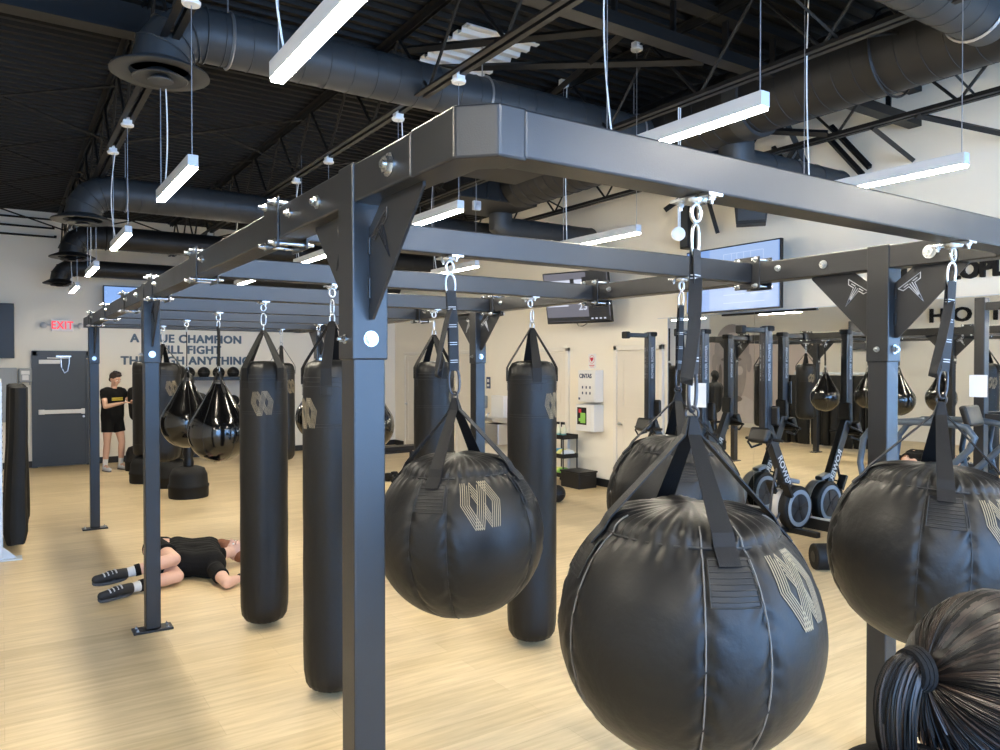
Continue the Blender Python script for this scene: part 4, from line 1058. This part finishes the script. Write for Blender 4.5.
# speakers
t = thing('wall_speaker', 'black wedge-shaped speaker hanging just under the front beam at upper right', 'speaker', (7.30, 5.72, 3.66), rz=-.9)
MB().prism([(-.20, .18), (.20, .18), (.16, -.14), (-.17, -.14)], -.12, .12, 'y').build('cabinet', 'black', t, bevel=.01)
MB().box((0, -.125, .02), (.30, .012, .24)).build('grille', 'fan_dark', t); MB().box((0, .2, .1), (.04, .3, .04)).box((0, .0, .45), (.03, .03, .55)).build('bracket', 'black', t)
t = thing('column_speaker', 'narrow tall black speaker on the right wall behind the hanging strap', 'speaker', (7.62, 6.98, 3.80))
MB().box((0, 0, 0), (.16, .16, .74)).build('cabinet', 'black', t, bevel=.012); MB().box((-.085, 0, 0), (.01, .13, .68)).build('grille', 'fan_dark', t); MB().box((.12, 0, 0), (.1, .06, .1)).build('bracket', 'black', t)
# hanging white junction disc
t = thing('ceiling_sensor', 'white round sensor disc on a cord beside the top of the hanging strap', 'sensor', (4.79, 4.5, 3.0))
Tm = Matrix.Rotation(PI/2, 4, 'X') @ Matrix.Rotation(0, 4, 'Z')
Tm = Matrix.Rotation(-YAW, 4, 'Z') @ Tm
MB().lathe([(.001, -.02), (.052, -.02), (.058, -.01), (.058, .012), (.045, .02), (.001, .022)], 28, mtx=Tm).build('disc', 'white', t)
MB().lathe([(.001, .022), (.010, .022), (.010, .028), (.001, .028)], 12, mtx=Matrix.Rotation(-YAW, 4, 'Z') @ Matrix.Translation((.015, 0, .015)) @ Matrix.Rotation(PI/2, 4, 'X')).build('sensor_eye', 'zinc', t)
MB().cyl((0, 0, .05), (0, 0, ZJ-3.0), .006, 6).cyl((.022, 0, .05), (.022, 0, ZJ-3.0), .004, 6).build('cord', 'cord', t)
# signs and boxes between the doors
t = thing('heart_sign', 'white sign with red heart on the wall above the white cabinets', 'sign', (XR, 9.13, 1.95))
MB().box((-.008, 0, 0), (.014, .17, .235)).build('plate', 'white', t, bevel=.004)
h_ = MB(); pl = [(.042*math.sin(a)**3*1.0, .0026*(13*math.cos(a)-5*math.cos(2*a)-2*math.cos(3*a)-math.cos(4*a))) for a in [2*PI*k/28 for k in range(28)]]
h_.prism(pl, -.019, -.015, 'x'); h_.v = [Vector((p.x, p.y*.9, p.z+.03)) for p in h_.v]; h_.build('heart', 'redp', t)
r_ = MB(); r_.tube([(-.016, .062*math.cos(a), .028+.062*math.sin(a)) for a in [2*PI*k/28 for k in range(28)]], .003, 4, closed=True); r_.box((-.016, 0, -.065), (.003, .12, .012)).box((-.016, 0, -.09), (.003, .09, .008)); r_.build('sign_print', 'redp', t)
t = thing('first_aid_cabinet', 'upper white wall cabinet with dark lettering between two doors', 'cabinet', (XR, 9.08, 1.56))
MB().box((-.08, 0, 0), (.16, .42, .50)).build('box', 'white', t, bevel=.008)
MB().box((-.165, 0, 0), (.012, .40, .48)).build('door', 'white', t, bevel=.004)
text('cabinet_lettering', 'CINTAS', .095, 'blueprint', t, (-.173, .02, .155), FACE_NX, .002, .003, xs=.9)
g_ = MB()
for z in (-.02, -.11):
    for y in (-.09, .0, .09): g_.box((-.172, y, z), (.003, .028, .04))
g_.box((-.172, .17, -.20), (.003, .04, .035)); g_.build('pictograms', 'blueprint', t)
t = thing('defibrillator_cabinet', 'lower white wall cabinet with a window showing a green device', 'cabinet', (XR, 9.08, 1.06))
MB().box((-.10, 0, 0), (.20, .44, .42)).build('box', 'white', t, bevel=.01)
fr = MB().box((-.203, .03, 0), (.012, .36, .40)).build('door', 'white', t, bevel=.004)
MB().box((-.211, .06, .03), (.004, .22, .27)).build('window', 'black', fr); MB().box((-.214, .03, .0), (.006, .12, .16)).box((-.214, .11, -.03), (.006, .04, .05)).build('device', 'green', fr, bevel=.01)
MB().box((-.215, .10, .11), (.004, .06, .06)).build('window_label', 'redp', fr)
t = thing('notice', 'small black and white notice on the wall above the water fountain', 'notice', (XR, 12.18, 1.55))
MB().box((-.005, 0, 0), (.01, .13, .22)).build('plate', 'blueprint', t); MB().box((-.011, 0, .04), (.003, .07, .06)).box((-.011, 0, -.05), (.003, .08, .04)).build('symbol', 'white', t)
t = thing('soap_dispenser', 'small grey dispenser on the wall left of the water fountain', 'dispenser', (XR, 12.26, 1.18))
MB().box((-.05, 0, 0), (.10, .11, .24)).build('case', 'greybox', t, bevel=.02, seg=3); MB().box((-.06, 0, -.15), (.06, .05, .05)).build('nozzle', 'white', t)
t = thing('water_fountain', 'stainless water fountain with bottle filler on the right wall', 'water fountain', (XR, 11.65, .0))
MB().box((-.06, .05, 1.12), (.12, .42, .40)).build('backsplash', 'white', t, bevel=.01)
MB().prism([(-.42, .86), (0, .80), (0, .92), (-.42, .93), (-.45, .9)], -.28, .28, 'y').build('basin', 'stainless', t, bevel=.02, seg=3)
MB().box((-.15, 0, .62), (.28, .46, .38)).build('cooler_box', 'stainless', t, bevel=.01); MB().tube([(-.3, .1, .92), (-.3, .1, .98), (-.26, .1, 1.0)], .012, 8).build('spout', 'zinc', t)
t = thing('wall_notice_board', 'narrow pale notice board beside the hanging long bag', 'notice board', (XR, 11.05, 1.25))
MB().box((-.012, 0, 0), (.02, .22, .42)).build('board', 'white', t); 
n_ = MB()
for z in (.12, .02, -.08): n_.box((-.024, 0, z), (.003, .14, .05))
n_.build('printed_rows', 'blueprint', t)
# cart with bottles and towels
cx, cy = 7.50, 9.52
t = thing('utility_cart', 'black three-tier utility cart by the white wall', 'cart', (cx, cy, 0))
for z in (.12, .42, .72):
    s_ = MB().box((0, 0, z), (.30, .42, .012)).box((-.15, 0, z+.03), (.012, .42, .07)).box((.15, 0, z+.03), (.012, .42, .07)).box((0, .21, z+.03), (.30, .012, .07)).box((0, -.21, z+.03), (.30, .012, .07)); s_.build('tray', 'black', t, bevel=.003)
for x in (-.14, .14):
    for y in (-.2, .2): MB().cyl((x, y, .06), (x, y, .78), .011, 8).build('post', 'black', t); MB().cyl((x, y-.015, .03), (x, y+.015, .03), .03, 14).build('caster', 'black', t)
MB().tube([(-.14, .2, .78), (-.14, .24, .84), (.14, .24, .84), (.14, .2, .78)], .009, 6).build('handle', 'black', t)
for k, (dx, dy) in enumerate(((-.05, .03), (-.04, -.09))):
    b_ = thing('spray_bottle', 'pale spray bottle with black trigger, %s of two on the cart top' % ('left', 'right')[k], 'spray bottle', (cx+dx, cy+dy, .726), group='spray bottles on the cart')
    MB().lathe([(.001, 0), (.038, 0), (.04, .02), (.04, .13), (.03, .165), (.014, .19), (.014, .21), (.001, .21)], 18).build('bottle', 'cleaner', b_)
    MB().lathe([(.0405, .012), (.0405, .07)], 18).build('label_band', 'tealp', b_)
    MB().box((-.01, .015, .235), (.025, .09, .04)).box((-.005, .055, .205), (.014, .016, .06)).build('trigger', 'black', b_, bevel=.005)
for i, (zz, cols) in enumerate(((.43, ('bluetow', 'yellowtow', 'white')), (.13, ('yellowtow', 'green')))):
    for k, cc in enumerate(cols):
        w_ = MB().cap((-.08, .10-.12*k, 0), (.08, .09-.12*k, 0), .045, .045).sphere((.0, .10-.12*k, .035), (.1, .055, .03)); o_ = w_.build('towel', cc, None, (cx, cy, zz+.052)); remesh(o_, .008, 3)
        tag(o_, '%s rolled cloth on the %s shelf of the cart' % ({'bluetow': 'blue', 'yellowtow': 'yellow', 'white': 'white', 'green': 'green'}[cc], ('middle', 'lowest')[i]), 'cloth', 'cleaning cloths on the cart')
t = thing('storage_crate', 'black plastic crate on the floor beside the utility cart', 'crate', (7.46, 9.06, 0))
c_ = MB().box((0, 0, .01), (.34, .42, .02))
for s in (-1, 1): c_.box((s*.17, 0, .125), (.015, .44, .25)); c_.box((0, s*.215, .125), (.34, .015, .25))
c_.build('body', 'black', t, bevel=.006); MB().box((0, 0, .245), (.38, .47, .025)).build('rim', 'black', t, bevel=.006)
for s in (-1, 1): MB().box((0, s*.225, .19), (.12, .01, .035)).build('grip', 'black', t)
p = P(553, 504, .0)
b_ = copy_tree(proto); b_.location = (p.x+.12, p.y+.06, .119); tag(b_, 'black medicine ball on the floor right of the hanging long bag', 'ball'); 
if 'group' in b_: del b_['group']
# ================================================================== upright-stored rowers
def rower(Y, label):
    t = thing('rowing_machine', label, 'rowing machine', (7.02, Y, 0), group='rowing machines stored upright by the mirror')
    m_ = MB().box((0, 0, 1.72), (.125, .085, 1.18)).build('monorail', 'steel', t, bevel=.008)
    MB().box((-.0655, 0, 1.72), (.004, .03, 1.1)).box((0, -.0445, 1.72), (.05, .004, 1.1)).build('rail_track', 'alu' if 0 else 'darkmetal', m_)
    for rot_, loc_ in (((PI/2, -PI/2, 0), (.0, -.047, 1.92)), ((PI/2, -PI/2, -PI/2), (-.066, 0, 1.92))):
        text('rail_lettering', 'ROWER ROWER', .055, 'tack', m_, loc_, rot_, .001, .0015)
    MB().box((-.20, 0, 2.27), (.44, .06, .055)).build('rear_leg', 'black', t, bevel=.008)
    MB().box((-.42, 0, 2.27), (.07, .10, .09)).box((.03, 0, 2.29), (.10, .12, .06)).build('rubber_end', 'rubber', t, bevel=.015)
    a, b3 = Vector((.02, 0, 1.20)), Vector((.44, 0, .38)); d_ = (b3-a); Ln = d_.length; ang = math.atan2(d_.x, -d_.z)
    T = Matrix.Translation((a+b3)/2) @ Matrix.Rotation(-ang, 4, 'Y')
    v_ = MB().box((0, 0, 0), (.115, .085, Ln), mtx=T).build('front_tube', 'steel', t, bevel=.008)
    tx = text('tube_lettering', 'ROWER', .11, 'white', v_, tuple(T @ Vector((0, -.0445, -.1))), (PI/2, 0, 0), .001, .002, xs=1)
    tx.rotation_mode = 'QUATERNION'; tx.rotation_quaternion = (T.to_3x3() @ Matrix.Rotation(PI/2, 3, 'X') @ Matrix.Rotation(-PI/2, 3, 'Z')).to_quaternion()
    for sy in (-1, 1):      # footplates
        MB().box((.25, sy*.10, .50), (.04, .09, .18), ry=-.5).cap((.25, sy*.10, .50), (.28, 0, .52), .010, .010, 6).build('footplate', 'black', t, bevel=.006)
        MB().tube([(.02, sy*.05, 1.15), (-.05, sy*.13, 1.10), (-.12, sy*.14, 1.04), (-.11, sy*.10, .98), (0, sy*.05, 1.02)], .014, 8).build('handle_hook', 'black', t)
    c = Vector((.47, 0, .275)); w2_ = .085
    fw = thing('flywheel', None, None, c); fw.parent = t; del_ = fw
    TY = Matrix.Rotation(PI/2, 4, 'X')
    MB().lathe([(.001, -.02), (.235, -.02), (.25, -.0), (.25, .085), (.235, .10), (.001, .10)], 44, mtx=TY).build('housing', 'rubber', fw)
    MB().lathe([(.245, -.115), (.257, -.105), (.257, -.008), (.25, .0), (.23, .0), (.22, -.11)], 44, mtx=TY).build('perforated_rim', 'rim', fw)
    MB().lathe([(.205, .100), (.208, .108), (.165, .112), (.16, .104)], 44, mtx=TY, cap=False).build('pale_ring', 'disc_blue', fw)
    MB().lathe([(.001, .104), (.16, .102)], 36, mtx=TY).build('grille', 'fan_dark', fw)
    sp_ = MB()
    for k in range(5):
        aa = 2*PI*k/5+.3; sp_.prism([(.02*math.cos(aa+1.3), .02*math.sin(aa+1.3)), (.155*math.cos(aa+.12), .155*math.sin(aa+.12)), (.155*math.cos(aa-.28), .155*math.sin(aa-.28)), (.02*math.cos(aa-1.3), .02*math.sin(aa-1.3))], -.110, -.106, 'y')
    sp_.build('spokes', 'darkmetal', fw); MB().cyl((0, -.115, 0), (0, -.08, 0), .025, 14).build('hub', 'black', fw)
    MB().box((.47, 0, .575), (.18, .10, .05), ry=.2).build('chain_guard', 'greybox', t, bevel=.015)
    MB().box((.06, -.02, 1.33), (.05, .20, .22), rz=.25).build('monitor', 'black', t, bevel=.025, seg=3)
    MB().cap((.05, 0, 1.2), (.06, 0, 1.32), .018, .018, 8).build('monitor_arm', 'black', t)
    MB().box((-.10, 0, 1.12), (.09, .24, .17), ry=.4).build('seat', 'black', t, bevel=.03, seg=3)
    MB().tube([(-.02, -.24, 1.07), (-.07, -.12, 1.08), (-.08, 0, 1.08), (-.07, .12, 1.08), (-.02, .24, 1.07)], .016, 8).build('pull_handle', 'rubber', t)
    MB().box((.40, 0, .03), (.07, .78, .06)).box((.2, 0, .035), (.5, .06, .05)).build('floor_foot', 'black', t, bevel=.008)
    MB().tube([(.05, .0, .06), (.12, 0, .5), (.22, 0, .78)], .014, 6).tube([(.05, -.02, .06), (.42, -.02, .42)], .011, 6).build('stay', 'darkmetal', t)
    return t
rower(5.30, 'upright stored rowing machine nearest the camera, fully visible beside the big ball bag')
rower(6.19, 'upright stored rowing machine half hidden behind the hanging straps')
rower(7.08, 'upright stored rowing machine farthest away, in front of the white door')
for nm, loc_, sz_, lab in (('paper_sheet', (6.93, 6.19, 1.53), (.004, .20, .29), 'white paper sheet taped to the middle upright rowing machine'),):
    o_ = MB().box((0, 0, 0), sz_).build(nm, 'paper', None, loc_, .45); tag(o_, lab, 'paper')
# ================================================================== equipment at the right
t = thing('curved_treadmill', 'grey tube-framed exercise machine with arched rails at right, before the mirror', 'exercise machine', (6.85, 3.45, 0))
for dx in (-.3, .3):
    MB().tube([(dx, .42, .75), (dx, .47, 1.0), (dx, .44, 1.22), (dx, .36, 1.33), (dx, .22, 1.385), (dx, .0, 1.40), (dx, -.30, 1.40), (dx, -.44, 1.38), (dx, -.50, 1.30), (dx, -.46, 1.20), (dx, -.20, .92), (dx, .02, .62), (dx, .10, .22)], .028, 12).build('side_rail', 'frame_grey', t)
    MB().tube([(dx, -.35, .22), (dx, -.22, .9), (dx, -.12, 1.0)], .028, 10).build('brace', 'frame_grey', t)
    MB().box((dx, 0, .22), (.07, 1.5, .16)).build('side_frame', 'steel', t, bevel=.02)
MB().tube([(-.3, .2, 1.385), (.3, .2, 1.385)], .024, 10).tube([(-.3, -.28, .8), (.3, -.28, .8)], .024, 10).build('cross_bar', 'frame_grey', t)
b_ = MB(); vs = []; fs = []
for i in range(21):
    y = -.72+1.44*i/20; z = .24+.16*(y/.72)**2
    for x, dz in ((-.27, 0), (.27, 0), (.27, -.03), (-.27, -.03)): vs.append((x, y, z+dz))
for i in range(20):
    for j in range(4): fs.append((i*4+j, i*4+(j+1) % 4, (i+1)*4+(j+1) % 4, (i+1)*4+j))
fs.append((0, 1, 2, 3)); fs.append((83, 82, 81, 80)); b_.add(vs, fs); b_.build('running_belt', 'rubber', t)
MB().box((0, -.34, 1.46), (.26, .06, .18), rx=-.3).build('console', 'black', t, bevel=.02)
t = thing('squat_rack', 'dark steel rack upright with crossbar in front of the mirror at right edge', 'rack', (7.42, 2.75, 0))
for y in (.54, -.54):
    MB().box((0, y, 1.25), (.09, .09, 2.5)).build('upright', 'steel', t, bevel=.006); MB().box((0, y, .01), (.35, .16, .02)).build('base_plate', 'steel', t)
MB().box((0, 0, 2.42), (.07, 1.0, .07)).build('top_bar', 'steel', t, bevel=.005); MB().box((0, 0, 1.42), (.05, 1.0, .06)).build('cross_bar', 'steel', t, bevel=.005); MB().box((0, 0, .25), (.05, 1.0, .07)).build('cross_bar', 'steel', t, bevel=.005)
o_ = MB().box((0, 0, 0), (.004, .15, .20)).build('paper_sheet', 'paper', None, (7.365, 3.29, 1.70)); tag(o_, 'white paper sheet on the dark rack upright at the right edge', 'paper')
# roller on the floor bench right of the biggest ball
p = P(823, 573, 0)
t = thing('foam_roller', 'thick black cylinder lying low between the two right ball bags', 'roller', (p.x+.02, p.y+.10, .12), rz=math.radians(-33))
MB().tube([(0, 0, 0), (.62, 0, 0)], .12, 32).build('body', 'rubber', t, bevel=.012); MB().tube([(-.004, 0, 0), (.0, 0, 0)], .05, 20).tube([(.62, 0, 0), (.624, 0, 0)], .05, 20).build('end_plug', 'black', t)
# bench and dumbbells right of the nearest post, far
t = thing('flat_bench', 'low black flat bench far behind the left ball bag', 'bench', (5.45, 11.75, 0), rz=.05)
MB().box((0, 0, .46), (1.25, .30, .08)).build('pad', 'black', t, bevel=.02, seg=3); MB().box((0, 0, .40), (1.0, .06, .05)).build('spine', 'steel', t)
for x in (-.5, .5): MB().box((x, 0, .2), (.06, .06, .38)).box((x, 0, .02), (.06, .5, .04)).build('leg', 'steel', t)
for k, (px, py) in enumerate(((391, 481), (399, 487))):
    p = P(px, py, 0); b_ = thing('dumbbell', 'black dumbbell on the floor before the far bench, %s one' % ('farther', 'nearer')[k], 'dumbbell', (p.x, p.y, .075), rz=.6+k, group='dumbbells before the far bench')
    MB().cyl((-.07, 0, 0), (.07, 0, 0), .016, 10).build('handle', 'zinc', b_)
    for s in (-1, 1): MB().cyl((s*.06, 0, 0), (s*.14, 0, 0), .075, 6).build('weight', 'rubber', b_, bevel=.008)
# ================================================================== left wall, seen only in the mirror
t = thing('wall_mural', 'large sepia portrait mural of a bald man seen in the mirror', 'mural', (XL, 14.3, 0))
def yz(mb, pts, x): mb.prism(pts, x, x+.004, 'x'); return mb
def ell(cy_, cz_, a, b4, n=36): return [(cy_+a*math.cos(2*PI*k/n), cz_+b4*math.sin(2*PI*k/n)) for k in range(n)]
yz(MB(), [(-1.9, .14), (1.97, .14), (1.97, 2.68), (-1.9, 2.68)], .002).build('backdrop', 'mural_bg', t)
cy_ = 1.12
yz(MB(), [(cy_-2.2, .15), (cy_+.84, .15), (cy_+.84, .55), (cy_+.5, .95), (cy_-.5, .95), (cy_-1.3, .60), (cy_-1.9, .35)], .010).build('shoulders', 'mural_light', t)
f_ = MB(); yz(f_, ell(cy_, 2.35, .66, .80), .018); yz(f_, ell(cy_, 1.65, .56, .98), .0185); yz(f_, ell(cy_-.66, 1.95, .10, .28, 16), .019); yz(f_, ell(cy_+.66, 1.95, .10, .28, 16), .019); f_.build('face', 'mural_mid', t)
f_ = MB(); yz(f_, ell(cy_+.24, 2.06, .15, .05, 16), .026); yz(f_, ell(cy_-.24, 2.06, .15, .05, 16), .026); yz(f_, ell(cy_, 1.62, .13, .05, 16), .026); yz(f_, ell(cy_, 1.32, .24, .05, 16), .026); yz(f_, ell(cy_+.42, 1.5, .07, .42, 16), .026); yz(f_, ell(cy_, .86, .42, .12, 20), .026); f_.build('face_dark', 'mural_dark', t)
f_ = MB(); yz(f_, ell(cy_-.05, 2.65, .36, .24, 20), .026); yz(f_, ell(cy_-.02, 1.80, .06, .22, 14), .030); yz(f_, ell(cy_-.32, 1.72, .13, .14, 14), .028); f_.build('face_light', 'mural_light', t)
t = tv('television', 'black switched-off television seen in the mirror at right of centre', (XL+.28, 10.75, 2.66), PI/2, 1.35, .75)
MB().box((0, .002, 0), (1.31, .008, .71)).build('screen', 'scr_dk', t)
t = thing('wall_lettering', 'big black raised letters on the opposite wall, seen reversed in the mirror', 'lettering', (XL+.02, 8.65, 3.06))
for ch, y in (('H', .66), ('O', .09), ('I', -.30), ('T', -.62)): text('letter', ch, .46, 'letters_black', t, (0, y, 0), FACE_PX, .02, .016, xs=1.15)

t = thing('junction_box', 'small grey box hanging on a wire above the second cross beam', 'junction box', (4.76, 7.70, 3.80))
MB().box((0, 0, 0), (.10, .05, .11)).build('box', 'alu', t, bevel=.006); MB().cyl((0, -.025, .01), (0, -.032, .01), .02, 12).build('knockout', 'zinc', t); MB().cyl((0, 0, .05), (0, 0, ZJ-3.80), .004, 6).build('wire', 'cable', t)
